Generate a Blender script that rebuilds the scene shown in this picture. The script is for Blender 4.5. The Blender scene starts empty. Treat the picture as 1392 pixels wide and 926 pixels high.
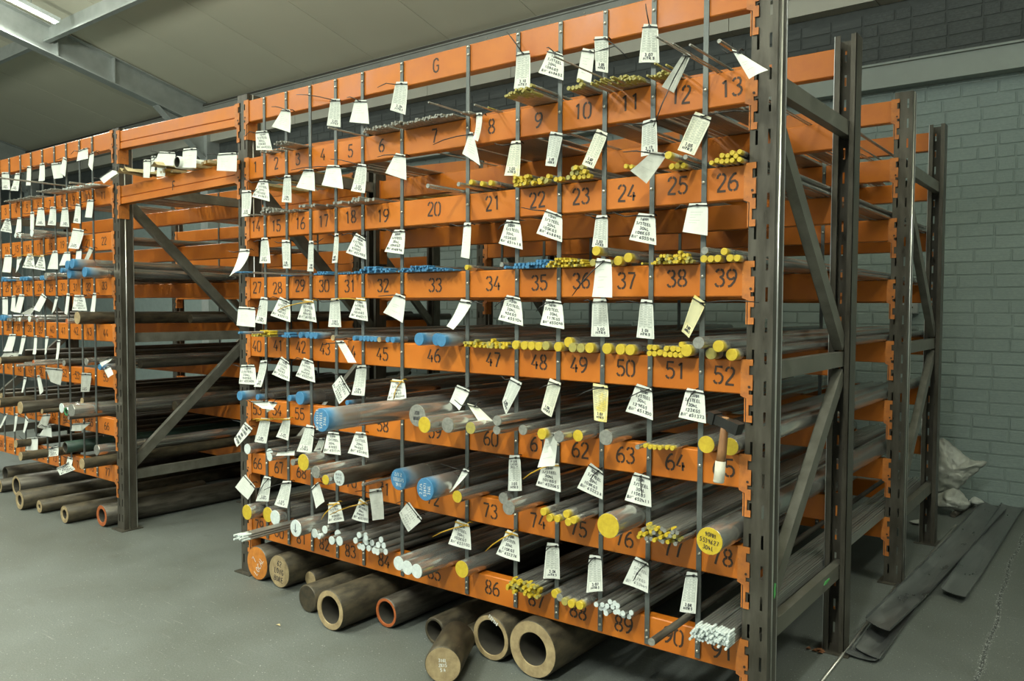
import bpy, bmesh, math, random
import numpy as np
from mathutils import Vector, Matrix

random.seed(7)
rnd = random.Random(11)
SC = bpy.context.scene
COL = SC.collection
PI = math.pi

# ------------------------------------------------------------------ camera
FPX = 1094.58
CAM = np.array([0.97815, -2.53264, 1.4326])
YAW, PITCH, ROLL = 0.65225, -0.04121, 0.00468
_cy, _sy = math.cos(YAW), math.sin(YAW)
FWD = np.array([-_sy*math.cos(PITCH), _cy*math.cos(PITCH), math.sin(PITCH)])
_r = np.array([_cy, _sy, 0.0]); _u = np.cross(_r, FWD)
_c, _s = math.cos(ROLL), math.sin(ROLL)
RGT = _c*_r + _s*_u
UPV = -_s*_r + _c*_u
cd = bpy.data.cameras.new('camera')
cd.sensor_width = 36.0
cd.lens = FPX*36.0/1392.0
cd.clip_start = 0.05; cd.clip_end = 200
co = bpy.data.objects.new('camera', cd)
COL.objects.link(co)
m = Matrix(((RGT[0], UPV[0], -FWD[0], CAM[0]), (RGT[1], UPV[1], -FWD[1], CAM[1]), (RGT[2], UPV[2], -FWD[2], CAM[2]), (0, 0, 0, 1)))
co.matrix_world = m
SC.camera = co

# ------------------------------------------------------------------ world, exposure, lamps
w = bpy.data.worlds.new('world'); SC.world = w; w.use_nodes = True
w.node_tree.nodes['Background'].inputs[0].default_value = (0.80, 0.92, 0.85, 1)
w.node_tree.nodes['Background'].inputs[1].default_value = 0.66
SC.view_settings.view_transform = 'Standard'
SC.view_settings.look = 'None'
SC.view_settings.gamma = 1.0
SC.view_settings.use_curve_mapping = False
SC.view_settings.exposure = 0.0
LAMP_COL = (0.95, 1.0, 0.88)
# (x, y, z, length along y, watts): fluorescent battens under the roof
UPLIGHT = 1.75   # added upward light that brightens the roof, relative to each unseen batten's watts
BATTENS = [(-8.98, 1.06, 4.92, 1.5, 150), (-7.9, 0.85, 4.97, 1.5, 80),
           (-5.2, -2.6, 4.0, 1.8, 150), (-2.2, -2.9, 4.0, 1.8, 190), (0.6, -3.2, 4.0, 1.8, 230), (-8.4, -2.4, 4.0, 1.8, 105),
           (2.6, 0.9, 4.4, 1.5, 52)]

# ------------------------------------------------------------------ pixel helpers (calibrated photo -> real planes)
def ray(px, py): return ((px-696)/FPX)*RGT + ((463-py)/FPX)*UPV + FWD
def onY(px, py, Y=0.0):
    d = ray(px, py); return CAM + d*((Y-CAM[1])/d[1])
def onZ(px, py, Z=0.0):
    d = ray(px, py); return CAM + d*((Z-CAM[2])/d[2])
def depth(P): return float((np.array(P)-CAM) @ FWD)
FR = {'a': (320, 120, 3.858), 'b': (320, 340, 3.858), 'c': (320, 560, 3.858), 'd': (660, 0, 3.307), 'e': (660, 260, 3.307),
      'f': (660, 500, 3.307), 'g': (660, 646, 3.307), 'h': (320, 690, 3.314), 'i': (0, 160, 4.026), 'j': (0, 340, 4.026), 'k': (0, 520, 4.026)}
def fpx(fr, x, y):
    o = FR[fr]; return o[0]+x/o[2], o[1]+y/o[2]

# ------------------------------------------------------------------ materials
MATS = {}
def newmat(name):
    mt = bpy.data.materials.new(name); mt.use_nodes = True
    nt = mt.node_tree; b = nt.nodes['Principled BSDF']; MATS[name] = mt
    return mt, nt, b
def nd(nt, t, **kw):
    n = nt.nodes.new(t)
    for k, v in kw.items():
        if hasattr(n, k): setattr(n, k, v)
        else: n.inputs[k].default_value = v
    return n
def ramp(nt, src, stops):
    r = nt.nodes.new('ShaderNodeValToRGB')
    while len(r.color_ramp.elements) < len(stops): r.color_ramp.elements.new(0.5)
    for e, (p, c) in zip(r.color_ramp.elements, stops):
        e.position = p; e.color = (c[0], c[1], c[2], 1) if not isinstance(c, (int, float)) else (c, c, c, 1)
    nt.links.new(src, r.inputs[0]); return r
def mix(nt, fac, a, b, mode='MIX'):
    n = nt.nodes.new('ShaderNodeMix'); n.data_type = 'RGBA'; n.blend_type = mode
    for i, v in ((0, fac), (6, a), (7, b)):
        if hasattr(v, 'links') or hasattr(v, 'is_linked'): nt.links.new(v, n.inputs[i])
        elif isinstance(v, (int, float)): n.inputs[i].default_value = v
        else: n.inputs[i].default_value = (v[0], v[1], v[2], 1)
    return n.outputs[2]
def paint(name, col, col2=None, rough=0.5, metal=0.0, scale=8, stretch=(1, 1, 1), chips=None, bump=0.0, spread=(0.35, 0.65), rvar=0.0, coords='Object', objrand=0.0, chip_scale=30, chip_thr=(0.72, 0.76)):
    mt, nt, b = newmat(name)
    tc = nt.nodes.new('ShaderNodeTexCoord'); mp = nt.nodes.new('ShaderNodeMapping'); mp.inputs['Scale'].default_value = stretch
    nt.links.new(tc.outputs[coords], mp.inputs[0])
    no = nd(nt, 'ShaderNodeTexNoise', Scale=scale, Detail=6.0, Roughness=0.6); nt.links.new(mp.outputs[0], no.inputs['Vector'])
    c2 = col2 or [x*0.75 for x in col]
    rp = ramp(nt, no.outputs['Fac'], [(spread[0], c2), (spread[1], col)])
    out = rp.outputs[0]
    if chips:
        n2 = nd(nt, 'ShaderNodeTexNoise', Scale=chip_scale, Detail=5.0, Roughness=0.7); nt.links.new(mp.outputs[0], n2.inputs['Vector'])
        r2 = ramp(nt, n2.outputs['Fac'], [(chip_thr[0], 0), (chip_thr[1], 1)])
        out = mix(nt, r2.outputs[0], out, chips)
    if objrand:
        oi = nt.nodes.new('ShaderNodeObjectInfo')
        r3 = ramp(nt, oi.outputs['Random'], [(0.0, 1-objrand), (1.0, 1.0)])
        out = mix(nt, 1.0, out, r3.outputs[0], 'MULTIPLY')
    nt.links.new(out, b.inputs['Base Color'])
    b.inputs['Roughness'].default_value = rough; b.inputs['Metallic'].default_value = metal
    if rvar:
        r4 = ramp(nt, no.outputs['Fac'], [(0.3, max(0.02, rough-rvar)), (0.7, min(1, rough+rvar))])
        nt.links.new(r4.outputs[0], b.inputs['Roughness'])
    if bump:
        bp = nt.nodes.new('ShaderNodeBump'); bp.inputs['Strength'].default_value = bump; bp.inputs['Distance'].default_value = 0.01
        nt.links.new(no.outputs['Fac'], bp.inputs['Height']); nt.links.new(bp.outputs[0], b.inputs['Normal'])
    return mt

paint('orange', (0.57, 0.165, 0.011), (0.48, 0.125, 0.009), rough=0.38, scale=5, chips=(0.10, 0.05, 0.03), chip_scale=16, chip_thr=(0.73, 0.75), rvar=0.12)
paint('connector_orange', (0.58, 0.19, 0.03), (0.40, 0.13, 0.03), rough=0.5, scale=22, chips=(0.08, 0.05, 0.035), chip_scale=40, chip_thr=(0.62, 0.66))
paint('post_edge_highlight', (0.85, 0.85, 0.82), (0.55, 0.55, 0.52), rough=0.28, metal=0.9, scale=9, stretch=(2, 2, .5))
paint('post_grey', (0.115, 0.105, 0.084), (0.066, 0.058, 0.044), rough=0.36, metal=0.45, scale=9, stretch=(3, 3, 0.6), chips=(0.14, 0.10, 0.06), chip_scale=26, chip_thr=(0.70, 0.74), rvar=0.1)
paint('brace_grey', (0.20, 0.195, 0.165), (0.135, 0.13, 0.105), rough=0.42, metal=0.4, scale=14, rvar=0.1, chips=(0.16, 0.09, 0.05), chip_thr=(0.70, 0.74))
paint('strip_steel', (0.16, 0.175, 0.165), (0.11, 0.12, 0.115), rough=0.45, metal=0.55, scale=12, rvar=0.1)
paint('bolt', (0.62, 0.60, 0.52), rough=0.3, metal=0.9)
paint('steel', (0.64, 0.635, 0.60), (0.55, 0.545, 0.51), rough=0.24, metal=0.80, scale=2.0, stretch=(1, 1, 1), objrand=0.35)
paint('rod_steel', (0.60, 0.59, 0.55), (0.50, 0.49, 0.45), rough=0.28, metal=0.78, scale=2, objrand=0.5)
paint('dark_steel', (0.15, 0.135, 0.11), (0.07, 0.062, 0.05), rough=0.42, metal=0.6, scale=9, stretch=(5, 0.8, 5), rvar=0.12, objrand=0.3)
paint('yellow', (0.58, 0.43, 0.03), (0.48, 0.33, 0.02), rough=0.5, scale=60)
paint('dull_yellow', (0.40, 0.34, 0.07), (0.27, 0.24, 0.08), rough=0.5, scale=60)
paint('blue', (0.06, 0.215, 0.40), (0.045, 0.17, 0.33), rough=0.5, scale=60)
paint('white_end', (0.66, 0.72, 0.70), (0.52, 0.58, 0.57), rough=0.55, scale=70)
paint('grey_end', (0.34, 0.34, 0.30), (0.22, 0.22, 0.20), rough=0.5, scale=80, metal=0.4)
paint('tan_end', (0.42, 0.32, 0.17), (0.26, 0.19, 0.10), rough=0.6, scale=25, stretch=(1, 1, 1))
paint('rust_end', (0.44, 0.12, 0.03), (0.32, 0.08, 0.02), rough=0.6, scale=40)
paint('orange_end', (0.60, 0.22, 0.03), (0.45, 0.15, 0.02), rough=0.6, scale=30)
paint('green_end', (0.03, 0.22, 0.07), rough=0.5, scale=30)
paint('bronze', (0.115, 0.092, 0.055), (0.045, 0.038, 0.026), rough=0.5, metal=0.35, scale=10, stretch=(3, 1.2, 3), rvar=0.12, chips=(0.20, 0.15, 0.09), chip_scale=24, chip_thr=(0.66, 0.74), objrand=0.25)
paint('green_dark', (0.03, 0.07, 0.05), (0.02, 0.045, 0.035), rough=0.45, scale=12)
paint('bore_dark', (0.05, 0.045, 0.035), rough=0.6)
paint('brass', (0.60, 0.42, 0.14), (0.40, 0.27, 0.08), rough=0.35, metal=0.8, scale=20)
paint('paper', (0.74, 0.76, 0.70), (0.66, 0.68, 0.62), rough=0.8, scale=14)
paint('paper_yellow', (0.78, 0.72, 0.42), (0.74, 0.58, 0.12), rough=0.8, scale=14, spread=(0.40, 0.55))
paint('paper_grey', (0.46, 0.47, 0.42), (0.34, 0.34, 0.30), rough=0.8, scale=20)
paint('paper_brown', (0.56, 0.47, 0.27), (0.44, 0.36, 0.2), rough=0.8, scale=10)
paint('ink', (0.012, 0.014, 0.03), rough=0.6)
paint('form_ink', (0.22, 0.27, 0.24), rough=0.7)
paint('stencil', (0.035, 0.02, 0.012), (0.06, 0.03, 0.015), rough=0.55, scale=40)
paint('marker_white', (0.75, 0.75, 0.70), rough=0.7)
paint('tie_black', (0.012, 0.012, 0.012), rough=0.4)
paint('tie_yellow', (0.62, 0.36, 0.02), rough=0.4)
paint('galv', (0.46, 0.49, 0.47), (0.38, 0.41, 0.39), rough=0.42, metal=0.4, scale=6)
paint('eave_grey', (0.27, 0.28, 0.255), (0.23, 0.24, 0.22), rough=0.55, scale=6)
paint('wall_beam', (0.27, 0.305, 0.275), (0.24, 0.27, 0.245), rough=0.5, scale=4)
paint('cladding', (0.42, 0.41, 0.34), (0.38, 0.37, 0.31), rough=0.55, scale=3)
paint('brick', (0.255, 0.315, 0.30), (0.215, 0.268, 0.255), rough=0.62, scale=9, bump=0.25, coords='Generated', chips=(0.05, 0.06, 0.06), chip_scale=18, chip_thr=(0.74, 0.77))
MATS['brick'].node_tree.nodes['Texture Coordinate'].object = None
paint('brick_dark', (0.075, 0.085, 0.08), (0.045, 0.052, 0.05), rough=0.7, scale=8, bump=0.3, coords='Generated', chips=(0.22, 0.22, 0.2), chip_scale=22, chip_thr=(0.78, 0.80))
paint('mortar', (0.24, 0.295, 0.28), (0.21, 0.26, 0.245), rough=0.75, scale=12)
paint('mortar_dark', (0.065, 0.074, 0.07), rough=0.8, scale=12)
paint('plain_wall', (0.30, 0.33, 0.31), rough=0.8, scale=2)
paint('sheet_steel', (0.21, 0.22, 0.215), (0.11, 0.116, 0.115), rough=0.38, metal=0.5, scale=5, stretch=(3, 1, 3), rvar=0.14, chips=(0.26, 0.27, 0.25), chip_scale=14, chip_thr=(0.68, 0.76))
paint('plastic_bag', (0.46, 0.47, 0.42), (0.30, 0.31, 0.28), rough=0.35, scale=9)
paint('rag', (0.52, 0.54, 0.50), (0.40, 0.42, 0.39), rough=0.8, scale=20)
paint('hammer_head', (0.035, 0.035, 0.032), rough=0.45, metal=0.5, scale=20)
paint('wood', (0.30, 0.15, 0.06), (0.20, 0.09, 0.035), rough=0.55, scale=20, stretch=(4, 4, 0.6))
paint('grip_tape', (0.66, 0.64, 0.54), (0.5, 0.47, 0.38), rough=0.7, scale=30)
paint('leaf', (0.26, 0.10, 0.035), (0.17, 0.07, 0.03), rough=0.8, scale=30)
paint('green_tape', (0.12, 0.50, 0.14), rough=0.5)
paint('switch_grey', (0.30, 0.33, 0.32), rough=0.45)
paint('dust_white', (0.42, 0.44, 0.42), rough=0.9)

def floor_mat():
    mt, nt, b = newmat('floor_paint')
    tc = nt.nodes.new('ShaderNodeTexCoord')
    n1 = nd(nt, 'ShaderNodeTexNoise', Scale=1.3, Detail=8.0, Roughness=0.62); nt.links.new(tc.outputs['Object'], n1.inputs['Vector'])
    r1 = ramp(nt, n1.outputs['Fac'], [(0.3, (0.088, 0.096, 0.083)), (0.55, (0.114, 0.126, 0.116)), (0.75, (0.146, 0.160, 0.152))])
    n2 = nd(nt, 'ShaderNodeTexNoise', Scale=95.0, Detail=5.0, Roughness=0.8); nt.links.new(tc.outputs['Object'], n2.inputs['Vector'])
    r2 = ramp(nt, n2.outputs['Fac'], [(0.57, 0), (0.70, 1)])
    n3 = nd(nt, 'ShaderNodeTexNoise', Scale=2.2, Detail=3.0); nt.links.new(tc.outputs['Object'], n3.inputs['Vector'])
    r3 = ramp(nt, n3.outputs['Fac'], [(0.38, 0.12), (0.68, 0.75)])
    mm = nd(nt, 'ShaderNodeMath', operation='MULTIPLY'); nt.links.new(r2.outputs[0], mm.inputs[0]); nt.links.new(r3.outputs[0], mm.inputs[1])
    c = mix(nt, mm.outputs[0], r1.outputs[0], (0.30, 0.32, 0.30))
    n5 = nd(nt, 'ShaderNodeTexNoise', Scale=160.0, Detail=3.0, Roughness=0.8); nt.links.new(tc.outputs['Object'], n5.inputs['Vector'])
    r5 = ramp(nt, n5.outputs['Fac'], [(0.3, 0.72), (0.7, 1.25)]); c = mix(nt, 1.0, c, r5.outputs[0], 'MULTIPLY')
    # fine scratches
    mp = nt.nodes.new('ShaderNodeMapping'); mp.inputs['Scale'].default_value = (2.0, 40, 1); mp.inputs['Rotation'].default_value = (0, 0, 0.5); nt.links.new(tc.outputs['Object'], mp.inputs[0])
    n4 = nd(nt, 'ShaderNodeTexNoise', Scale=1.5, Detail=5.0, Roughness=0.75); nt.links.new(mp.outputs[0], n4.inputs['Vector'])
    r4 = ramp(nt, n4.outputs['Fac'], [(0.62, 0), (0.74, 0.6)])
    c = mix(nt, r4.outputs[0], c, (0.31, 0.32, 0.30))
    # long pale scuffs dragged across the paint
    mp6 = nt.nodes.new('ShaderNodeMapping'); mp6.inputs['Scale'].default_value = (1.1, 22, 1); mp6.inputs['Rotation'].default_value = (0, 0, -0.75); nt.links.new(tc.outputs['Object'], mp6.inputs[0])
    n6 = nd(nt, 'ShaderNodeTexNoise', Scale=1.2, Detail=7.0, Roughness=0.8, Distortion=0.6); nt.links.new(mp6.outputs[0], n6.inputs['Vector'])
    r6 = ramp(nt, n6.outputs['Fac'], [(0.66, 0), (0.74, 0.55)]); c = mix(nt, r6.outputs[0], c, (0.33, 0.34, 0.31))
    n7 = nd(nt, 'ShaderNodeTexNoise', Scale=3.0, Detail=6.0, Roughness=0.7); nt.links.new(tc.outputs['Object'], n7.inputs['Vector'])
    r7 = ramp(nt, n7.outputs['Fac'], [(0.58, 0), (0.72, 0.45)]); c = mix(nt, r7.outputs[0], c, (0.075, 0.075, 0.06))
    nt.links.new(c, b.inputs['Base Color'])
    rr = ramp(nt, n1.outputs['Fac'], [(0.3, 0.55), (0.7, 0.72)]); nt.links.new(rr.outputs[0], b.inputs['Roughness'])
    bp = nt.nodes.new('ShaderNodeBump'); bp.inputs['Strength'].default_value = 0.12; bp.inputs['Distance'].default_value = 0.01
    nt.links.new(n2.outputs['Fac'], bp.inputs['Height']); nt.links.new(bp.outputs[0], b.inputs['Normal'])
floor_mat()
def roof_mat():
    mt, nt, b = newmat('roof_lining')
    tc = nt.nodes.new('ShaderNodeTexCoord')
    wv = nd(nt, 'ShaderNodeTexWave', Scale=14.0, Distortion=0.0); wv.bands_direction = 'X'; nt.links.new(tc.outputs['Object'], wv.inputs['Vector'])
    n1 = nd(nt, 'ShaderNodeTexNoise', Scale=0.8, Detail=3.0); nt.links.new(tc.outputs['Object'], n1.inputs['Vector'])
    r1 = ramp(nt, n1.outputs['Fac'], [(0.3, (0.54, 0.52, 0.405)), (0.7, (0.59, 0.57, 0.45))])
    nt.links.new(r1.outputs[0], b.inputs['Base Color']); b.inputs['Roughness'].default_value = 0.5
    bp = nt.nodes.new('ShaderNodeBump'); bp.inputs['Strength'].default_value = 0.08; bp.inputs['Distance'].default_value = 0.004
    nt.links.new(wv.outputs['Fac'], bp.inputs['Height']); nt.links.new(bp.outputs[0], b.inputs['Normal'])
roof_mat()
def tube_mat():
    mt, nt, b = newmat('lamp_tube'); b.inputs['Emission Color'].default_value = (*LAMP_COL, 1); b.inputs['Emission Strength'].default_value = 26.0
tube_mat()
def spray_mat(name, col):
    # paint sprayed on a bar end: dense at the end face, feathering into bare steel along the bar
    mt, nt, b = newmat(name)
    tc = nt.nodes.new('ShaderNodeTexCoord'); sp = nt.nodes.new('ShaderNodeSeparateXYZ'); nt.links.new(tc.outputs['Object'], sp.inputs[0])
    no = nd(nt, 'ShaderNodeTexNoise', Scale=25.0, Detail=4.0); nt.links.new(tc.outputs['Object'], no.inputs['Vector'])
    ml = nd(nt, 'ShaderNodeMath', operation='MULTIPLY_ADD'); nt.links.new(no.outputs['Fac'], ml.inputs[0]); ml.inputs[1].default_value = 0.05; nt.links.new(sp.outputs['Y'], ml.inputs[2])
    r = ramp(nt, ml.outputs[0], [(0.035, 1), ({'blue': .11, 'white_end': .05}.get(name[6:], .065), 0)])
    c = mix(nt, r.outputs[0], (0.52, 0.515, 0.49), col); nt.links.new(c, b.inputs['Base Color'])
    iv = nd(nt, 'ShaderNodeMath', operation='SUBTRACT'); iv.inputs[0].default_value = 0.80; nt.links.new(r.outputs[0], iv.inputs[1]); nt.links.new(iv.outputs[0], b.inputs['Metallic'])
    b.inputs['Roughness'].default_value = 0.28
for n, c in (('yellow', (0.55, 0.42, 0.05)), ('blue', (0.06, 0.215, 0.40)), ('white_end', (0.62, 0.68, 0.66)), ('dull_yellow', (0.30, 0.26, 0.09))): spray_mat('spray_'+n, c)
def mat(n): return MATS[n]

# ------------------------------------------------------------------ mesh helpers
class MB:
    def __init__(s): s.v = []; s.f = []; s.m = []; s.sm = []
    def add(s, vs, fs, mi=0, smooth=False):
        o = len(s.v); s.v += [tuple(p) for p in vs]
        for f in fs: s.f.append([i+o for i in f]); s.m.append(mi); s.sm.append(smooth)
    def box(s, x0, x1, y0, y1, z0, z1, mi=0):
        s.add([(x0, y0, z0), (x1, y0, z0), (x1, y1, z0), (x0, y1, z0), (x0, y0, z1), (x1, y0, z1), (x1, y1, z1), (x0, y1, z1)],
              [(0, 3, 2, 1), (4, 5, 6, 7), (0, 1, 5, 4), (1, 2, 6, 5), (2, 3, 7, 6), (3, 0, 4, 7)], mi)
    def bbox(s, x0, x1, y0, y1, z0, z1, b=0.003, mi=0):
        # box with chamfered long edges around the x axis (rolled steel beam)
        pr = [(y0+b, z0), (y1-b, z0), (y1, z0+b), (y1, z1-b), (y1-b, z1), (y0+b, z1), (y0, z1-b), (y0, z0+b)]
        n = len(pr); vs = [(x0, y, z) for y, z in pr]+[(x1, y, z) for y, z in pr]
        s.add(vs, [(i, (i+1) % n, n+(i+1) % n, n+i) for i in range(n)]+[tuple(range(n))[::-1], tuple(range(n, 2*n))], mi)
    def bar(s, a, b, w, h, mi=0, up=(0, 0, 1)):
        a = Vector(a); b = Vector(b); d = (b-a).normalized(); u = Vector(up)
        if abs(d.dot(u)) > 0.99: u = Vector((1, 0, 0))
        r = d.cross(u).normalized(); u = r.cross(d).normalized()
        vs = [p + r*(sx*w/2) + u*(sz*h/2) for p in (a, b) for sx, sz in ((-1, -1), (1, -1), (1, 1), (-1, 1))]
        s.add(vs, [(0, 3, 2, 1), (4, 5, 6, 7), (0, 1, 5, 4), (1, 2, 6, 5), (2, 3, 7, 6), (3, 0, 4, 7)], mi)
    def tube(s, pts, rad, n=6, mi=0, caps=True, smooth=True, capmi=None):
        pts = [Vector(p) for p in pts]; rs = rad if isinstance(rad, (list, tuple)) else [rad]*len(pts)
        o = len(s.v); k = len(pts)
        prev = None
        for i, p in enumerate(pts):
            d = (pts[min(i+1, k-1)]-pts[max(i-1, 0)]).normalized()
            u = Vector((0, 0, 1)) if abs(d.z) < 0.9 else Vector((1, 0, 0))
            r = d.cross(u).normalized(); u = r.cross(d)
            for j in range(n):
                a = 2*PI*j/n; s.v.append(tuple(p + (r*math.cos(a)+u*math.sin(a))*rs[i]))
        for i in range(k-1):
            for j in range(n):
                s.f.append([o+i*n+j, o+i*n+(j+1) % n, o+(i+1)*n+(j+1) % n, o+(i+1)*n+j]); s.m.append(mi); s.sm.append(smooth)
        if caps:
            cm = mi if capmi is None else capmi
            s.f.append([o+j for j in range(n)][::-1]); s.m.append(cm); s.sm.append(False)
            s.f.append([o+(k-1)*n+j for j in range(n)]); s.m.append(cm); s.sm.append(False)
    def poly_extrude(s, pts, axis, c0, c1, mi=0):
        # pts 2-D outline, extruded along axis 'y' (pts are x,z) or 'x' (pts are y,z)
        f = (lambda p, c: (p[0], c, p[1])) if axis == 'y' else (lambda p, c: (c, p[0], p[1]))
        n = len(pts); vs = [f(p, c0) for p in pts]+[f(p, c1) for p in pts]
        s.add(vs, [tuple(range(n)), tuple(range(n, 2*n))[::-1]]+[(i, n+i, n+(i+1) % n, (i+1) % n) for i in range(n)], mi)
    def mesh(s, name, mats):
        me = bpy.data.meshes.new(name); me.from_pydata(s.v, [], s.f)
        for q in (mats if isinstance(mats, (list, tuple)) else [mats]): me.materials.append(mat(q))
        me.polygons.foreach_set('material_index', s.m); me.polygons.foreach_set('use_smooth', s.sm)
        me.update(); return me
def link(name, me, parent=None, loc=(0, 0, 0)):
    o = bpy.data.objects.new(name, me); COL.objects.link(o); o.location = loc
    if parent is not None: o.parent = parent
    return o
def obj(name, mb, mats, parent=None, loc=(0, 0, 0)): return link(name, mb.mesh(name, mats), parent, loc)
def tag(o, label=None, cat=None, group=None, kind=None):
    for k, v in (('label', label), ('category', cat), ('group', group), ('kind', kind)):
        if v: o[k] = v
    return o
def empty(name, loc=(0, 0, 0)):
    o = bpy.data.objects.new(name, None); o.empty_display_size = 0.1; COL.objects.link(o); o.location = loc; return o
def fixn(o):
    bm = bmesh.new(); bm.from_mesh(o.data); bmesh.ops.recalc_face_normals(bm, faces=bm.faces); bm.to_mesh(o.data); bm.free(); return o

# ------------------------------------------------------------------ stroke fonts
def mir(pl, W=3.2): return [(W-x, y) for x, y in pl]
STEN = {
 '0': [[(1.35, 6), (.8, 5.85), (.25, 5.3), (0, 4.4), (0, 1.6), (.25, .7), (.8, .15), (1.35, 0)]], '1': [[(.7, 4.9), (1.3, 5.4), (1.8, 6), (1.8, 0)]],
 '2': [[(.1, 4.5), (.3, 5.4), (.9, 5.95), (1.4, 6)], [(1.75, 6), (2.5, 5.8), (3, 5.1), (2.95, 4.2), (2.4, 3.1), (.35, .35)], [(0, 0), (3.2, 0)]],
 '3': [[(.15, 5), (.6, 5.75), (1.35, 6)], [(1.7, 6), (2.6, 5.7), (2.95, 4.8), (2.7, 3.8), (1.5, 3.15)], [(2.2, 3.05), (3, 2.4), (3.2, 1.5), (2.7, .45), (1.75, 0)], [(1.4, 0), (.5, .25), (0, 1.1)]],
 '4': [[(2.1, 6), (0, 1.75), (1.6, 1.75)], [(2.0, 1.75), (3.2, 1.75)], [(2.35, 3.2), (2.35, 0)]],
 '5': [[(3, 6), (.55, 6), (.35, 3.4)], [(.4, 3.2), (1.4, 3.75), (2.4, 3.5), (3.15, 2.6), (3.15, 1.4), (2.6, .4), (1.75, 0)], [(1.35, 0), (.5, .25), (0, 1.05)]],
 '6': [[(2.7, 5.9), (1.7, 5.6), (.6, 4.2), (.05, 2.6), (0, 1.4), (.4, .4), (1.35, 0)], [(1.8, 0), (2.75, .4), (3.2, 1.5), (3, 2.7), (2.2, 3.35), (1.3, 3.3), (.5, 2.6)]],
 '7': [[(0, 6), (3, 6)], [(3, 5.6), (2, 3), (1.2, 0)]],
 '8': [[(1.4, 6), (.7, 5.7), (.3, 4.8), (.6, 3.7), (1.4, 3.15)], [(1.4, 3.0), (.4, 2.5), (0, 1.5), (.4, .5), (1.4, 0)]],
 'G': [[(3, 4.8), (2.4, 5.8), (1.5, 6), (.4, 5.3), (0, 3.6), (0, 1.8), (.5, .5), (1.5, 0), (2.5, .3), (3, 1.2), (3, 2.8), (1.8, 2.8)]],
 'F': [[(.3, 0), (.3, 6)], [(.6, 6), (3, 6)], [(.6, 3.2), (2.3, 3.2)]]}
STEN['0'].append(mir(STEN['0'][0])); STEN['8'] += [mir(p) for p in STEN['8'][:2]]
STEN['9'] = [[(3.2-x, 6-y) for x, y in pl] for pl in STEN['6']]
HAND = {
 '0': [[(1.5, 6), (.3, 5), (0, 3), (.4, .8), (1.5, 0), (2.7, .9), (3, 3), (2.6, 5.2), (1.5, 6)]], '1': [[(.8, 5), (1.6, 6), (1.5, 0)]],
 '2': [[(.2, 4.8), (1, 6), (2.4, 5.8), (2.7, 4.4), (.2, .2), (3, 0)]], '3': [[(.2, 5.6), (1.6, 6), (2.6, 4.8), (1.2, 3.2), (2.8, 2), (1.8, 0), (.1, .6)]],
 '4': [[(1, 6), (0, 2.2), (3, 2.4)], [(2, 4), (1.8, 0)]], '5': [[(2.8, 6), (.6, 6), (.4, 3.4), (2.2, 3.6), (2.8, 1.8), (1.6, 0), (.1, .5)]],
 '6': [[(2.4, 6), (.6, 3.6), (.1, 1.4), (1.2, 0), (2.7, 1.2), (2, 2.8), (.4, 2)]], '7': [[(.1, 6), (2.8, 6), (1.2, 0)]],
 '8': [[(1.5, 3.2), (.4, 4.6), (1.5, 6), (2.6, 4.8), (.2, 1.6), (1.4, 0), (2.8, 1.4), (1.5, 3.2)]], '9': [[(2.6, 4), (1.4, 3), (.3, 4.6), (1.5, 6), (2.7, 4.6), (2.2, 0)]],
 'A': [[(0, 0), (1.5, 6), (3, 0)], [(.6, 2.2), (2.5, 2.2)]], 'B': [[(.2, 0), (.2, 6), (2.2, 5.6), (2.2, 3.8), (.2, 3.1), (2.6, 2.6), (2.6, .6), (.2, 0)]],
 'C': [[(2.8, 5), (1.6, 6), (.2, 4), (.2, 1.6), (1.6, 0), (2.8, .9)]], 'D': [[(.2, 0), (.2, 6), (2.2, 5), (2.8, 2.8), (2, .6), (.2, 0)]],
 'E': [[(2.6, 6), (.3, 6), (.2, 0), (2.7, 0)], [(.3, 3.1), (2.2, 3.2)]], 'G': [[(2.7, 5), (1.5, 6), (.2, 4), (.3, 1.2), (1.6, 0), (2.8, 1.2), (2.8, 2.6), (1.6, 2.6)]],
 'I': [[(1.4, 6), (1.3, 0)]], 'K': [[(.3, 6), (.3, 0)], [(2.7, 6), (.4, 2.8), (2.8, 0)]], 'L': [[(.4, 6), (.3, 0), (2.6, .1)]],
 'M': [[(0, 0), (.4, 6), (1.5, 2.2), (2.7, 6), (3.1, 0)]], 'N': [[(.2, 0), (.3, 6), (2.6, 0), (2.8, 6)]], 'O': [[(1.5, 6), (.2, 4.4), (.2, 1.6), (1.5, 0), (2.8, 1.6), (2.8, 4.4), (1.5, 6)]],
 'R': [[(.2, 0), (.3, 6), (2.3, 5.4), (2.2, 3.8), (.3, 3), (2.8, 0)]], 'S': [[(2.6, 5.4), (1.2, 6), (.3, 4.6), (2.4, 2.2), (1.6, 0), (.2, .7)]],
 'T': [[(0, 6), (3, 5.9)], [(1.5, 6), (1.4, 0)]], 'Y': [[(0, 6), (1.5, 3), (3, 6)], [(1.5, 3), (1.3, 0)]], 'W': [[(0, 6), (.8, 0), (1.5, 4), (2.3, 0), (3.1, 6)]],
 'V': [[(0, 6), (1.5, 0), (3, 6)]], 'F': [[(2.6, 6), (.3, 6), (.2, 0)], [(.3, 3.1), (2.2, 3.2)]], 'X': [[(0, 6), (3, 0)], [(3, 6), (0, 0)]],
 '/': [[(2.8, 6.3), (.2, -.4)]], "'": [[(1.2, 6.4), (1.0, 4.6)]], '.': [[(1.2, .3), (1.7, .2)]], '>': [[(0, 3), (3, 1.2)], [(1.6, 2.4), (3, 1.2), (2.3, -.2)]]}
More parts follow.
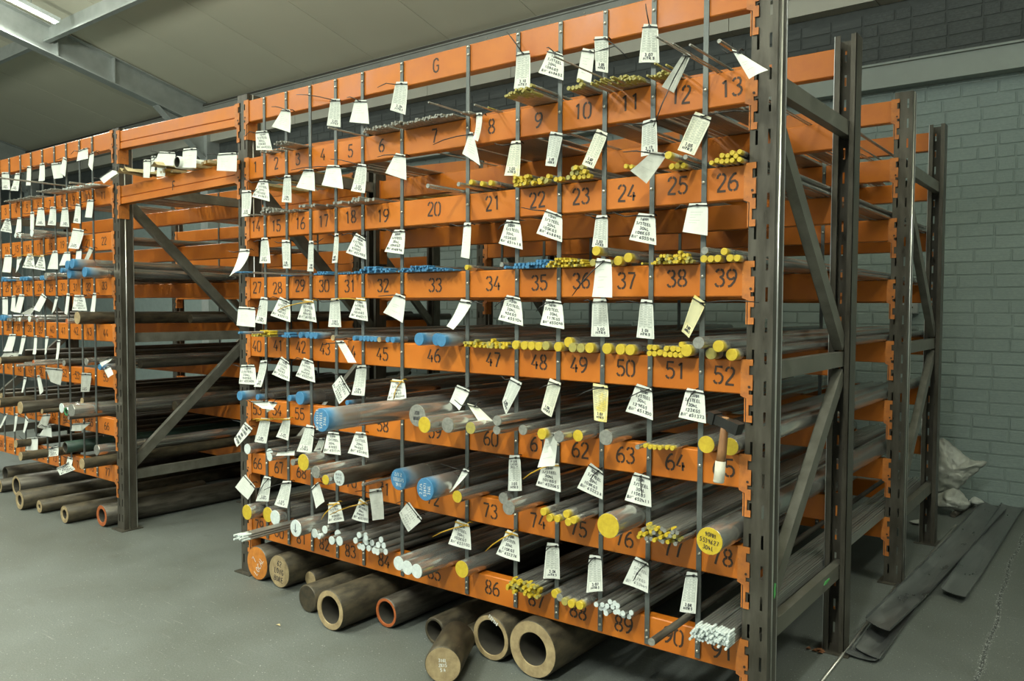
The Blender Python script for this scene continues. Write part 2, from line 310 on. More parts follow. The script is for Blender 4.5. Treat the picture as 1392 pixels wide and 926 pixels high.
def strokes2d(text, font, adv=4.2, jit=0.0, r=rnd):
    out = []; x = 0
    for ch in text:
        if ch in font:
            jx, jy = r.uniform(-jit, jit), r.uniform(-jit, jit)
            out += [[(x+a+jx, b+jy) for a, b in pl] for pl in font[ch]]
        x += adv*(0.6 if ch in ".'I " else 1.0)
    return out, x-adv+3.2
def ribbon(mb, pts, w, nrm, mi=0):
    # flat ribbon along 3-D points lying in a surface with normal nrm
    pts = [Vector(p) for p in pts]; n = Vector(nrm); k = len(pts); vs = []
    for i in range(k):
        d = (pts[min(i+1, k-1)]-pts[max(i-1, 0)])
        if d.length < 1e-9: d = Vector((1, 0, 0))
        sd = d.cross(n).normalized()*(w/2)
        vs += [pts[i]-sd, pts[i]+sd]
    mb.add(vs, [(2*i, 2*i+1, 2*i+3, 2*i+2) for i in range(k-1)], mi)
def write_plane(mb, lines, cx, cz, hgt, y, w, font=HAND, gap=1.55, rot=0.0, jit=0.3, adv=4.2, xs=1.0):
    # lines of writing centred at cx,cz in the plane y (facing -y); hgt = letter height
    n = len(lines)
    for li, t in enumerate(lines):
        st, wd = strokes2d(t, font, adv=adv, jit=jit); k = hgt/6
        zo = ((n-1)/2-li)*hgt*gap
        for pl in st:
            p3 = []
            for a, b in pl:
                u = (a-wd/2)*k*xs; v = (b-3)*k+zo
                p3.append((cx+u*math.cos(rot)-v*math.sin(rot), y, cz+u*math.sin(rot)+v*math.cos(rot)))
            ribbon(mb, p3, w, (0, -1, 0))

# ------------------------------------------------------------------ rack layout (metres)
H = 0.1108
W1, W2 = 2.70, 1.428
zR = [2.5011, 2.2038, 1.8957, 1.5812, 1.2637, 0.9544, 0.6509, 0.3426]
zL = [2.5011, 2.2038, 1.8957, 1.5812, 1.2800, 0.9460, 0.6599, 0.3209]
zT = [2.5291, 2.1875, 1.8984, 1.6072, 1.3113, 1.0147, 0.7051, 0.4056]
XM0, XM1 = -W1, 0.0
XT0, XT1 = -4.045, -2.79
XL0, XL1 = -6.80, -4.135
def ztop(x, lev):
    if x > XT1-0.3: t = min(max((x-XM0)/(XM1-XM0), 0), 1); return zL[lev]*(1-t)+zR[lev]*t
    if x > XL1+0.02: return (2.505, 2.196)[lev] if lev < 2 else zT[lev]
    return zT[lev]
SM = [-2.55, -2.371, -2.187, -2.0, -1.815, -1.563, -1.184, -0.929, -0.731, -0.537, -0.344, -0.152]
SL = [-6.04, -5.857, -5.674, -5.481, -5.301, -5.117, -4.93, -4.752, -4.561, -4.384]
ROWY = [(0.0, 0.05), (0.94, 0.99), (1.97, 2.02), (2.905, 2.955)]
YB = 4.25
ROOF_T = 0.2475
def roofz(y): return 4.3+(YB-y)*ROOF_T

# ------------------------------------------------------------------ setting
fl = MB(); fl.add([(-20, -12, 0), (5, -12, 0), (5, YB+.1, 0), (-20, YB+.1, 0)], [(0, 1, 2, 3)])
tag(obj('floor', fl, 'floor_paint'), kind='structure')

# back wall: painted blocks, darker unpainted blocks above the steel wall beam
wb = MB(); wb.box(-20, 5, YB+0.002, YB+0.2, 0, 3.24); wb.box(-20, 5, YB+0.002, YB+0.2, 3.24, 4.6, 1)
wall = tag(obj('wall_back', wb, ['mortar', 'mortar_dark']), kind='structure')
CH, BL = 0.0935, 0.236
def brick_mesh(L, mname, seed):
    r = random.Random(seed); b = MB(); j = lambda: r.uniform(-.0012, .0012)
    h = CH-0.007; c = 0.005
    fr = [(c+j(), -0.0035+j(), c+j()), (L-c+j(), -0.0035+j(), c+j()), (L-c+j(), -0.0035+j(), h-c+j()), (c+j(), -0.0035+j(), h-c+j())]
    bk = [(0, 0.012, 0), (L, 0.012, 0), (L, 0.012, h), (0, 0.012, h)]
    b.add(fr+bk, [(0, 1, 2, 3), (0, 4, 5, 1), (1, 5, 6, 2), (2, 6, 7, 3), (3, 7, 4, 0)])
    return b.mesh('brick', mname)
BM = {(mn, half): [brick_mesh((BL/2 if half else BL)-0.007, mn, 40+k+half*10) for k in range(4)] for mn in ('brick', 'brick_dark') for half in (0, 1)}
bricks = []
row = 0; z = 0.004
while z < 3.72:
    if 3.10 < z+CH/2 < 3.33 and False: pass
    x = -9.0 - (BL/2 if row % 2 else 0) + rnd.uniform(-.015, .015)
    while x < 1.4:
        half = 1 if rnd.random() < 0.06 else 0
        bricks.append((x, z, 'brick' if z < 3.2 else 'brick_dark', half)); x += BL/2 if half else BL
    z += CH; row += 1
vis = sorted(bricks, key=lambda b: (0 if -0.95 < b[0] < 0.62 else 1, -b[0]))
stuff = {'brick': MB(), 'brick_dark': MB()}
for k, (x, z, mn, half) in enumerate(vis):
    me = BM[(mn, half)][k % 4]
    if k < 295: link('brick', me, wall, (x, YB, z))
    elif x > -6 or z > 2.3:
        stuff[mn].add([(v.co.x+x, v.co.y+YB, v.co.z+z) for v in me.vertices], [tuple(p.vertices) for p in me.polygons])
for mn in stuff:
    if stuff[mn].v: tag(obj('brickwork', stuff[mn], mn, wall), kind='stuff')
# steel beam on the wall
b = MB(); b.box(-14, 5, YB-0.15, YB+0.01, 3.29, 3.305); b.box(-14, 5, YB-0.13, YB+0.01, 3.12, 3.135); b.box(-14, 5, YB-0.125, YB-0.11, 3.13, 3.29)
tag(obj('trim_1', b, 'wall_beam'), kind='structure')
# cladding above the blocks and the eaves beam
b = MB()
for k in range(20): b.box(-17+k*1.17+0.003, -17+(k+1)*1.17-0.003, YB-0.14, YB+0.02, 3.79, 4.34)
tag(obj('trim_2', b, 'cladding'), kind='structure')
b = MB(); b.box(-17, 5, YB-0.20, YB-0.14, 3.94, 4.318); b.box(-17, 5, YB-0.22, YB-0.14, 3.935, 3.95); b.box(-17, 5, YB-0.22, YB-0.14, 4.265, 4.28); b.box(-17, 5, YB-0.206, YB-0.15, 4.283, 4.312, 1)  # last box: dark strip standing in for the shadowed gap under the roof
eb = tag(obj('trim_3', b, ['eave_grey', 'bore_dark']), kind='structure')
b = MB()
for k in range(50): b.tube([(-9+k*0.2, YB-0.206, 4.20+0.03*(k % 2)), (-9+k*0.2, YB-0.199, 4.20+0.03*(k % 2))], 0.008, 6)
tag(obj('rivet', b, 'bolt', eb), kind='stuff')
# roof: lining panels with open joints
ce = tag(obj('ceiling', (lambda q: (q.add([(-18, -9, roofz(-9)+.06), (6, -9, roofz(-9)+.06), (6, YB+.2, roofz(YB+.2)+.06), (-18, YB+.2, roofz(YB+.2)+.06)], [(0, 3, 2, 1)]), q)[1])(MB()), 'roof_lining'), kind='structure')
pm = MB(); y0, y1 = -9.0, YB-0.02
pm.add([(0.004, y0, roofz(y0)), (1.166, y0, roofz(y0)), (1.166, y1, roofz(y1)), (0.004, y1, roofz(y1)), (0.004, y0, roofz(y0)+.04), (1.166, y0, roofz(y0)+.04), (1.166, y1, roofz(y1)+.04), (0.004, y1, roofz(y1)+.04)],
       [(0, 3, 2, 1), (4, 5, 6, 7), (0, 1, 5, 4), (1, 2, 6, 5), (2, 3, 7, 6), (3, 0, 4, 7)])
pme = pm.mesh('roof_panel', 'roof_lining')
for k in range(20): link('roof_panel', pme, ce, (-4.965-1.17*11+1.17*k, 0, 0))
# rafter (I-beam) with stiffeners, purlins
def ibeam_y(mb, x, ya, yb, top, bot, w):
    for (za, zb, xx0, xx1) in ((top-.014, top, x-w/2, x+w/2), (bot, bot+.014, x-w/2, x+w/2), (bot, top, x-.006, x+.006)):
        vs = []
        for y in (ya, yb):
            g = (YB-y)*ROOF_T
            vs += [(xx0, y, za+g), (xx1, y, za+g), (xx1, y, zb+g), (xx0, y, zb+g)]
        mb.add(vs, [(0, 3, 2, 1), (4, 5, 6, 7), (0, 1, 5, 4), (1, 2, 6, 5), (2, 3, 7, 6), (3, 0, 4, 7)])
for n_, X in ((4, -9.65), (5, -15.6), (6, 4.2)):
    b = MB(); ibeam_y(b, X, -9, YB-.2, 4.29, 3.94, 0.17)
    for yy in (2.75, 2.05):
        g = (YB-yy)*ROOF_T; b.box(X-.08, X+.08, yy-.006, yy+.006, 3.95+g, 4.28+g)
    # haunch under the rafter at the wall
    g0 = (YB-3.34)*ROOF_T
    b.add([(X-.07, 3.34, 3.945+g0), (X+.07, 3.34, 3.945+g0), (X+.07, YB-.2, 3.56), (X-.07, YB-.2, 3.56), (X-.07, 3.34, 3.93+g0), (X+.07, 3.34, 3.93+g0), (X+.07, YB-.2, 3.545), (X-.07, YB-.2, 3.545)],
          [(0, 1, 2, 3), (4, 7, 6, 5), (0, 4, 5, 1), (1, 5, 6, 2), (2, 6, 7, 3), (3, 7, 4, 0)])
    b.add([(X-.005, 3.34, 3.945+g0), (X-.005, YB-.2, 3.56), (X-.005, YB-.2, 3.95), (X+.005, 3.34, 3.945+g0), (X+.005, YB-.2, 3.56), (X+.005, YB-.2, 3.95)], [(0, 1, 2), (3, 5, 4), (0, 3, 4, 1), (1, 4, 5, 2)])
    b.box(X-.09, X+.09, YB-.2, YB, 0.0, 4.15)
    tag(obj('trim_%d' % n_, b, 'galv'), kind='structure')
k = 7
for yy in (1.98, 0.40, -1.05, -2.65, -4.25, -5.85, -7.45):
    b = MB(); zc = roofz(yy)
    b.box(-17, 5, yy-.003, yy+.003, zc-.21, zc); b.box(-17, 5, yy-.065, yy, zc-.212, zc-.206); b.box(-17, 5, yy-.066, yy-.061, zc-.212, zc-.19); b.box(-17, 5, yy, yy+.06, zc-.006, zc)
    tag(obj('trim_%d' % k, b, 'galv'), kind='structure'); k += 1
# unseen end walls of the hall, added to cut light from the sides
for nm, x0 in (('wall_left', -20.2), ('wall_right', 5.0)):
    b = MB(); b.box(x0, x0+.2, -12, YB, 0, 6.5); tag(obj(nm, b, 'plain_wall'), kind='structure')
# fluorescent battens
for k, (x, y, z, L, wt) in enumerate(BATTENS):
    t = empty('fluorescent_lamp', (x, y, z))
    place = ['beside the rafter at the roof edge', 'under the roof lining, right of the rafter'][k] if k < 2 else ['under the roof in front of the left upright', 'under the roof in front of the tunnel bay', 'under the roof in front of the numbered bay', 'under the roof in front of the left bay', 'under the roof right of the racking', 'on the far side of the rafter'][k-2]
    tag(t, 'long white fluorescent lamp hung '+place, 'lamp', 'fluorescent lamps under the roof')
    sl = -ROOF_T if True else 0
    q = MB(); q.bar((0, -L/2, L/2*ROOF_T), (0, L/2, -L/2*ROOF_T), 0.07, 0.05); obj('housing', q, 'white_end', t)
    q = MB(); q.tube([(0, -L/2+.04, (L/2-.04)*ROOF_T-.045), (0, L/2-.04, -(L/2-.04)*ROOF_T-.045)], 0.014, 10); obj('tube', q, 'lamp_tube', t)
    for s_ in (-1, 1):
        q = MB(); q.bar((0, s_*L*.3, -s_*L*.3*ROOF_T+.02), (0, s_*L*.3, roofz(y+s_*L*.3)-z-.004), .012, .012, up=(1, 0, 0))
        obj('hanger', q, 'galv', t)
    ld = bpy.data.lights.new('lamp_glow', 'AREA'); ld.shape = 'RECTANGLE'; ld.size = 0.12; ld.size_y = L; ld.energy = wt; ld.color = LAMP_COL
    lo = bpy.data.objects.new('lamp_glow', ld); COL.objects.link(lo); lo.parent = t; lo.location = (0, 0, -0.09); lo.rotation_euler = (-math.atan(ROOF_T), 0, 0)
    if k >= 2:
        l2 = ld.copy(); l2.energy = wt*UPLIGHT; lo = bpy.data.objects.new('lamp_glow', l2); COL.objects.link(lo); lo.parent = t; lo.location = (0, 0, 0.06); lo.rotation_euler = (PI-math.atan(ROOF_T), 0, 0)

# ------------------------------------------------------------------ racks
def post_mesh(ht, name='post'):
    b = MB(); Wd, D = 0.085, 0.085
    xs = [0, .018, .026, .059, .067, Wd]
    zs = [0.0]; z = 0.05
    while z+.05 < ht: zs += [z, z+.046]; z += 0.1
    zs.append(ht)
    for i in range(5):
        if i in (1, 3):
            for j in range(0, len(zs)-1, 2): b.add([(xs[i], 0, zs[j]), (xs[i+1], 0, zs[j]), (xs[i+1], 0, zs[j+1]), (xs[i], 0, zs[j+1])], [(0, 1, 2, 3)])
        else: b.add([(xs[i], 0, 0), (xs[i+1], 0, 0), (xs[i+1], 0, ht), (xs[i], 0, ht)], [(0, 1, 2, 3)])
    # sides with a slight step, rear lips
    for x0, x1 in ((0, .003), (Wd-.003, Wd)): b.box(x0, x1, 0.0002, D, 0, ht)
    b.box(0, .022, D-.003, D, 0, ht); b.box(Wd-.022, Wd, D-.003, D, 0, ht)
    b.tube([(Wd+.001, .034, 0), (Wd+.001, .034, ht)], .0036, 8, 1); b.box(Wd-.001, Wd+.0015, D-.004, D+.0005, 0, ht, 1)  # bright bead and strip added to imitate the highlight along the post's edge
    return b.mesh(name, ['post_grey', 'post_edge_highlight'])
PH = 2.535
POST = post_mesh(PH)
pb = MB(); pb.box(-.025, .11, -.03, .11, 0, .006); PLATE = pb.mesh('base_plate', 'post_grey')
def frame(rack, x, yf, yr, front=True):
    link('post', POST, rack, (x, yf, 0.004)); link('base_plate', PLATE, rack, (x, yf, 0))
    o = link('post', POST, rack, (x+.085, yr, 0.004)); o.rotation_euler = (0, 0, PI)
    o = link('base_plate', PLATE, rack, (x+.085, yr, 0)); o.rotation_euler = (0, 0, PI)
    xc = x+.0425
    def chan(name, a, c):
        q = MB(); a = Vector(a); c = Vector(c); d = (c-a).normalized(); up = Vector((1, 0, 0)).cross(d).normalized()
        hw = .030; t = .003
        def pl(o0, o1, x0, x1):
            vs = [p+up*o+Vector((xx, 0, 0)) for p in (a, c) for o, xx in ((o0, x0), (o1, x0), (o1, x1), (o0, x1))]
            q.add(vs, [(0, 3, 2, 1), (4, 5, 6, 7), (0, 1, 5, 4), (1, 2, 6, 5), (2, 3, 7, 6), (3, 0, 4, 7)])
        pl(-hw, hw, .014, .017); pl(hw-t, hw, -.02, .0139); pl(-hw, -hw+t, -.02, .0139)
        pl(hw-.010, hw, -.0199, -.017); pl(-hw, -hw+.010, -.0199, -.017)
        fixn(obj(name, q, 'brace_grey', rack, (xc, 0, 0)))
    y0, y1 = yf+.075, yr-.075
    for z in (2.165, 1.227, 0.345): chan('brace', (0, yf+.006, z), (0, yr-.006, z))
    chan('diagonal_brace', (0, y0, 2.08), (0, y1, 1.285)); chan('diagonal_brace', (0, y1, 1.165), (0, y0, 0.41))
bolt_mb = MB()
for k in range(3):
    pass
_r8 = [(math.cos(2*PI*j/8), math.sin(2*PI*j/8)) for j in range(8)]
bolt_mb.add([(.0062*c, 0, .0062*s) for c, s in _r8]+[(.0052*c, -.003, .0052*s) for c, s in _r8]+[(.0026*c, -.0045, .0026*s) for c, s in _r8],
            [(j, (j+1) % 8, 8+(j+1) % 8, 8+j) for j in range(8)]+[(8+j, 8+(j+1) % 8, 16+(j+1) % 8, 16+j) for j in range(8)]+[tuple(range(16, 24))], 0, True)
BOLT = bolt_mb.mesh('bolt', 'bolt')
def connector_mesh(side, front):
    # side +1: at a beam's right end (teeth on the right); -1 mirrored. origin = beam end, beam top. front plane hooks over the post face
    L = 0.205; tx = 0.024; nx = 0.012
    ed = []
    z = 0.004; pat = [(.020, tx), (.030, nx), (.050, tx), (.014, nx), (.034, tx), (.034, nx), (.022, tx)]
    for h, x in pat: ed += [(x, z), (x, z-h)]; z -= h
    zb = z
    out = [(-.016, .004)]+ed+[(.004, zb), (.004, -H-.012), (-.016, -H-.004)]
    b = MB()
    out = [(side*x, zz) for x, zz in out]
    b.poly_extrude(out, 'y', -.0055, -.0022)
    # leg of the angle along the post's side
    xa, xb = sorted((side*-.0005, side*-.004)); b.box(xa, xb, -.0022, .058, zb, .004)
    # dark lock pin
    b.tube([(side*.013, -.0075, -.085), (side*.013, -.003, -.085)], .0045, 6, 1)
    me = b.mesh('connector', ['connector_orange', 'stencil'])
    bm = bmesh.new(); bm.from_mesh(me); bmesh.ops.recalc_face_normals(bm, faces=bm.faces); bm.to_mesh(me); bm.free()
    return me
CONR, CONL = connector_mesh(1, True), connector_mesh(-1, True)
DIG = {}
def digit_mesh(ch):
    if ch not in DIG:
        b = MB()
        st, wd = strokes2d(ch, STEN)
        k = 0.056/6
        for pl in st: ribbon(b, [((x-1.6)*k*1.02, 0, (y-3)*k) for x, y in pl], 0.0078, (0, -1, 0))
        DIG[ch] = b
    return DIG[ch]
NUM = {}
def number_mesh(txt, s=1.0):
    if (txt, s) not in NUM:
        b = MB(); n = len(txt)
        for i, ch in enumerate(txt):
            d = digit_mesh(ch); ox = (i-(n-1)/2)*0.040
            b.add([((x+ox)*s, y, z*s) for x, y, z in d.v], d.f)
        NUM[(txt, s)] = b.mesh('stencil_number', 'stencil')
    return NUM[(txt, s)]
def beam(rack, x0, x1, z0, z1, yf, back=False, step=False, label=None):
    # orange box beam from x0 (top z0) to x1 (top z1); yf = its front face; back=True: connectors face +y
    L = x1-x0; b = MB(); sgn = -1 if back else 1
    d0, d1 = (0.0, 0.05)
    def sect(y0, y1, za, zb, c):
        pr = [(y0+c, za), (y1-c, za), (y1, za+c), (y1, zb-c), (y1-c, zb), (y0+c, zb), (y0, zb-c), (y0, za+c)]
        n = 8; vs = [(0.0005, y, z) for y, z in pr]+[(L-.0005, y, z+(z1-z0)) for y, z in pr]
        b.add(vs, [(i, (i+1) % n, n+(i+1) % n, n+i) for i in range(n)]+[tuple(range(n))[::-1], tuple(range(n, 2*n))])
    if step: sect(.006, .05, -H, 0, .002); sect(0, .03, -H, -H*.66, .002); sect(.001, .03, -H*.60, 0, .002)
    else: sect(0, .05, -H, 0, .0035)
    o = obj('beam', b, 'orange', rack, (x0, yf, z0)); fixn(o)
    if label: o['label'] = label
    if not back:
        link('connector', CONR, o, (L, 0, z1-z0)); link('connector', CONL, o, (0, 0, 0))
    else:
        c = link('connector', CONL, o, (L, .05, z1-z0)); c.rotation_euler = (0, 0, PI)
        c = link('connector', CONR, o, (0, .05, 0)); c.rotation_euler = (0, 0, PI)
    return o
def cells(x0, x1, strips): return list(zip([x0]+[s+.009 for s in strips], [s-.009 for s in strips]+[x1]))

rack1 = empty('storage_rack', (0, 0, 0))
tag(rack1, 'front row of orange-beamed steel racking with stencilled bay numbers 1 to 91', 'rack')
rack2 = empty('storage_rack', (0, ROWY[2][0], 0))
tag(rack2, 'rear row of orange-beamed racking standing between the front rack and the brick wall', 'rack')
R2Y = ROWY[2][0]
for x in (0.0, -2.787, -4.132, -6.9):
    frame(rack1, x, 0.0, 0.99)
    frame(rack2, x, 0.0, 0.985)
jr = random.Random(3)
for lev in range(8):
    # front beams
    m = beam(rack1, XM0, XM1, zL[lev], zR[lev], 0.0, label=None if lev == 0 else 'orange beam stencilled %d to %d' % (lev*13-12, lev*13))
    base = (lev-1)*13
    if lev == 0:
        link('stencil_letter', number_mesh('G', 1.0), m, (onY(593, 82)[0]-XM0, -.0008, -.052))
    else:
        for k, (a, c) in enumerate(cells(XM0, XM1, SM)):
            cx = (a+c)/2; zz = (zR[lev]-zL[lev])*(cx-XM0)/W1
            s = 0.86 if (c-a) < 0.14 else 1.0
            o = link('stencil_number', number_mesh(str(base+k+1), s), m, (cx-XM0+jr.uniform(-.008, .008), -.0008, zz-.050+jr.uniform(-.006, .004)))
            o.rotation_euler = (0, jr.uniform(-.05, .05), 0)
    lb = beam(rack1, XL0, XL1, zT[lev], zT[lev], 0.0)
    if lev:
        for k, (a, c) in enumerate(cells(XL0+.58, XL1, SL)):
            o = link('stencil_number', number_mesh(str((lev-1)*11+k+1), .86), lb, ((a+c)/2-XL0+jr.uniform(-.006, .006), -.0008, -.052+jr.uniform(-.005, .005)))
    for yb in (0.94,):
        beam(rack1, XM0, XM1, zL[lev], zR[lev], yb, back=True)
        beam(rack1, XL0, XL1, zT[lev], zT[lev], yb, back=True)
    beam(rack2, XM0, XM1, zL[lev], zR[lev], 0.0); beam(rack2, XL0, XL1, zT[lev], zT[lev], 0.0)
    beam(rack2, XM0, XM1, zL[lev], zR[lev], 0.935, back=True); beam(rack2, XL0, XL1, zT[lev], zT[lev], 0.935, back=True)
for lev in (0, 1):
    m = beam(rack1, XT0, XT1, zT[lev]-.012, (zL[lev]-.006), 0.0, step=True)
    if lev: link('stencil_letter', number_mesh('F', .9), m, (onY(236, 243)[0]-XT0, -.0008, -.05))
    beam(rack1, XT0, XT1, zT[lev], zL[lev], 0.94, back=True, step=True)
    beam(rack2, XT0, XT1, zT[lev], zL[lev], 0.0); beam(rack2, XT0, XT1, zT[lev], zL[lev], .935, back=True)
def strip(rack, x, zt, zb, levz, yoff=0.0, bolts=True, tilt=0.0):
    q = MB(); q.box(-.009, .009, -.0065, -.0015, zb, zt)
    o = obj('divider_strip', q, 'strip_steel', rack, (x, yoff, 0))
    if bolts:
        for i, z in enumerate(levz):
            link('bolt', BOLT, o, (jr.uniform(-.002, .002), -.0065, z-.045+jr.uniform(-.006, .006)))
            if i in (0, len(levz)-1): link('bolt', BOLT, o, (0, -.0065, z-(.012 if i == 0 else .075)))
for x in SM:
    lz = [ztop(x, l) for l in range(8)]
    strip(rack1, x, lz[0]-.004, lz[7]-H+.012, lz)
for x in SL:
    lz = [ztop(x, l) for l in range(8)]
    strip(rack1, x, lz[0]-.004, lz[7]-H+.012, lz)
for x in SM[::2]+SL[::2]:
    lz = [ztop(x, l) for l in range(8)]
    strip(rack2, x, lz[0]-.004, lz[7]-H+.012, lz, 0.0, bolts=x > -1)
# scraps of green tape on the right-hand frame
q = MB(); q.poly_extrude([(0, 0), (.014, .01), (.012, .03), (.018, .045), (.004, .05), (-.004, .02)], 'x', 0, .0015); obj('tape_scrap', q, 'green_tape', rack1, (.0862, .052, .485))
q = MB(); q.poly_extrude([(0, 0), (.03, -.003), (.07, .004), (.068, .010), (.01, .012)], 'x', 0, .0015); obj('tape_scrap', q, 'green_tape', rack1, (.0595, .70, .345))

# ------------------------------------------------------------------ bars and rods
ORD = ['', 'first', 'second', 'third', 'fourth', 'fifth', 'sixth', 'seventh', 'eighth', 'ninth', 'tenth', 'eleventh', 'twelfth', 'thirteenth', 'fourteenth', 'fifteenth', 'sixteenth', 'seventeenth', 'eighteenth', 'nineteenth', 'twentieth']
COLN = {'yellow': 'yellow-painted', 'dull_yellow': 'dull yellow', 'blue': 'blue-painted', 'white_end': 'white-painted', 'grey_end': 'bare grey', 'tan_end': 'tan sawn', 'rust_end': 'rust-orange', 'orange_end': 'orange-painted', 'green_end': 'green-painted'}
Y_, D_, B_, W_, G_, T_, R_, O_, N_ = 'yellow', 'dull_yellow', 'blue', 'white_end', 'grey_end', 'tan_end', 'rust_end', 'orange_end', 'green_end'
LEVN = 'ABCDEFGH'
_ONES = 'zero one two three four five six seven eight nine ten eleven twelve thirteen fourteen fifteen sixteen seventeen eighteen nineteen'.split()
_TENS = ' twenty thirty forty fifty sixty seventy eighty ninety'.split(' ')
def words(n):
    n = int(n)
    return _ONES[n] if n < 20 else _TENS[n//10-1] + ('' if n % 10 == 0 else '-'+_ONES[n % 10])
def numtext(num): return 'the beam letter F' if num == 'F' else words(num)
def cell_number(x, lev):
    if x > XT1-.02: return str((lev-1)*13 + sum(1 for s in SM if s < x) + 1)
    if x < XL1+.02: return str((lev-1)*11 + sum(1 for s in SL if s < x) + 1)
    return 'F'
BARMESH = {}
def bar_mesh(r, L, end, body, n=20):
    # body and a painted end (face plus sprayed collar) as two meshes sharing the same axis (+y)
    key = (round(r, 4), round(L, 2), end, body)
    if key not in BARMESH:
        b = MB(); c = min(.0012, r*.15)
        coll = end == B_ or (end in (Y_, D_) and r < .021) or (end == W_ and r < .014)
        if coll: b.tube([(0, .001, 0), (0, .005, 0), (0, .16, 0), (0, L-.002, 0), (0, L, 0)], [r*.97, r, r, r, r*.9], n, 0)
        else: b.tube([(0, .001, 0), (0, .005, 0), (0, L-.002, 0), (0, L, 0)], [r*.97, r, r, r*.9], n, 0)
        body_me = b.mesh('bar_body', body)
        e = MB(); co_ = coll
        if co_:
            Lc = min(.16, .05+r*2.6) if end == B_ else .055
            e.tube([(0, -.0006, 0), (0, .0006, 0), (0, .004, 0), (0, Lc, 0)], [r-c, r*1.004, r*1.006, r*1.003], n, 0, caps=False)
            o = len(e.v); e.add([(r*.999*math.cos(2*PI*j/n)*(1-c/r), -.0006, r*.999*math.sin(2*PI*j/n)*(1-c/r)) for j in range(n)], [tuple(range(n))], 1)
            end_me = e.mesh('painted_end', ['spray_'+end, end])
        else:
            e.add([(r*.97*math.cos(2*PI*j/n), .0, r*.97*math.sin(2*PI*j/n)) for j in range(n)]+[(r*.985*math.cos(2*PI*j/n), .0025, r*.985*math.sin(2*PI*j/n)) for j in range(n)],
                  [tuple(range(n))]+[(j, (j+1) % n, n+(j+1) % n, n+j) for j in range(n)], 0)
            end_me = e.mesh('painted_end' if end in (Y_, D_, B_, W_, O_, N_) else 'end_face', end)
        BARMESH[key] = (body_me, end_me)
    return BARMESH[key]
RODMESH = {}
def rod_mesh(r, L, end, body):
    key = (round(r, 4), round(L, 2), end, body)
    if key not in RODMESH:
        b = MB(); pl_ = .003 if end in (W_, G_) else (.05 if end == B_ else .022); b.tube([(0, 0, 0), (0, pl_, 0)], r, 8, 1, caps=False); b.tube([(0, pl_, 0), (0, L, 0)], r*.98, 8, 0, caps=False)
        b.add([(r*math.cos(2*PI*j/8), 0, r*math.sin(2*PI*j/8)) for j in range(8)], [tuple(range(8))], 1)
        b.add([(r*math.cos(2*PI*j/8), L, r*math.sin(2*PI*j/8)) for j in range(8)], [tuple(range(8))], 0)
        RODMESH[key] = b.mesh('thin_rod', [body, end])
    return RODMESH[key]

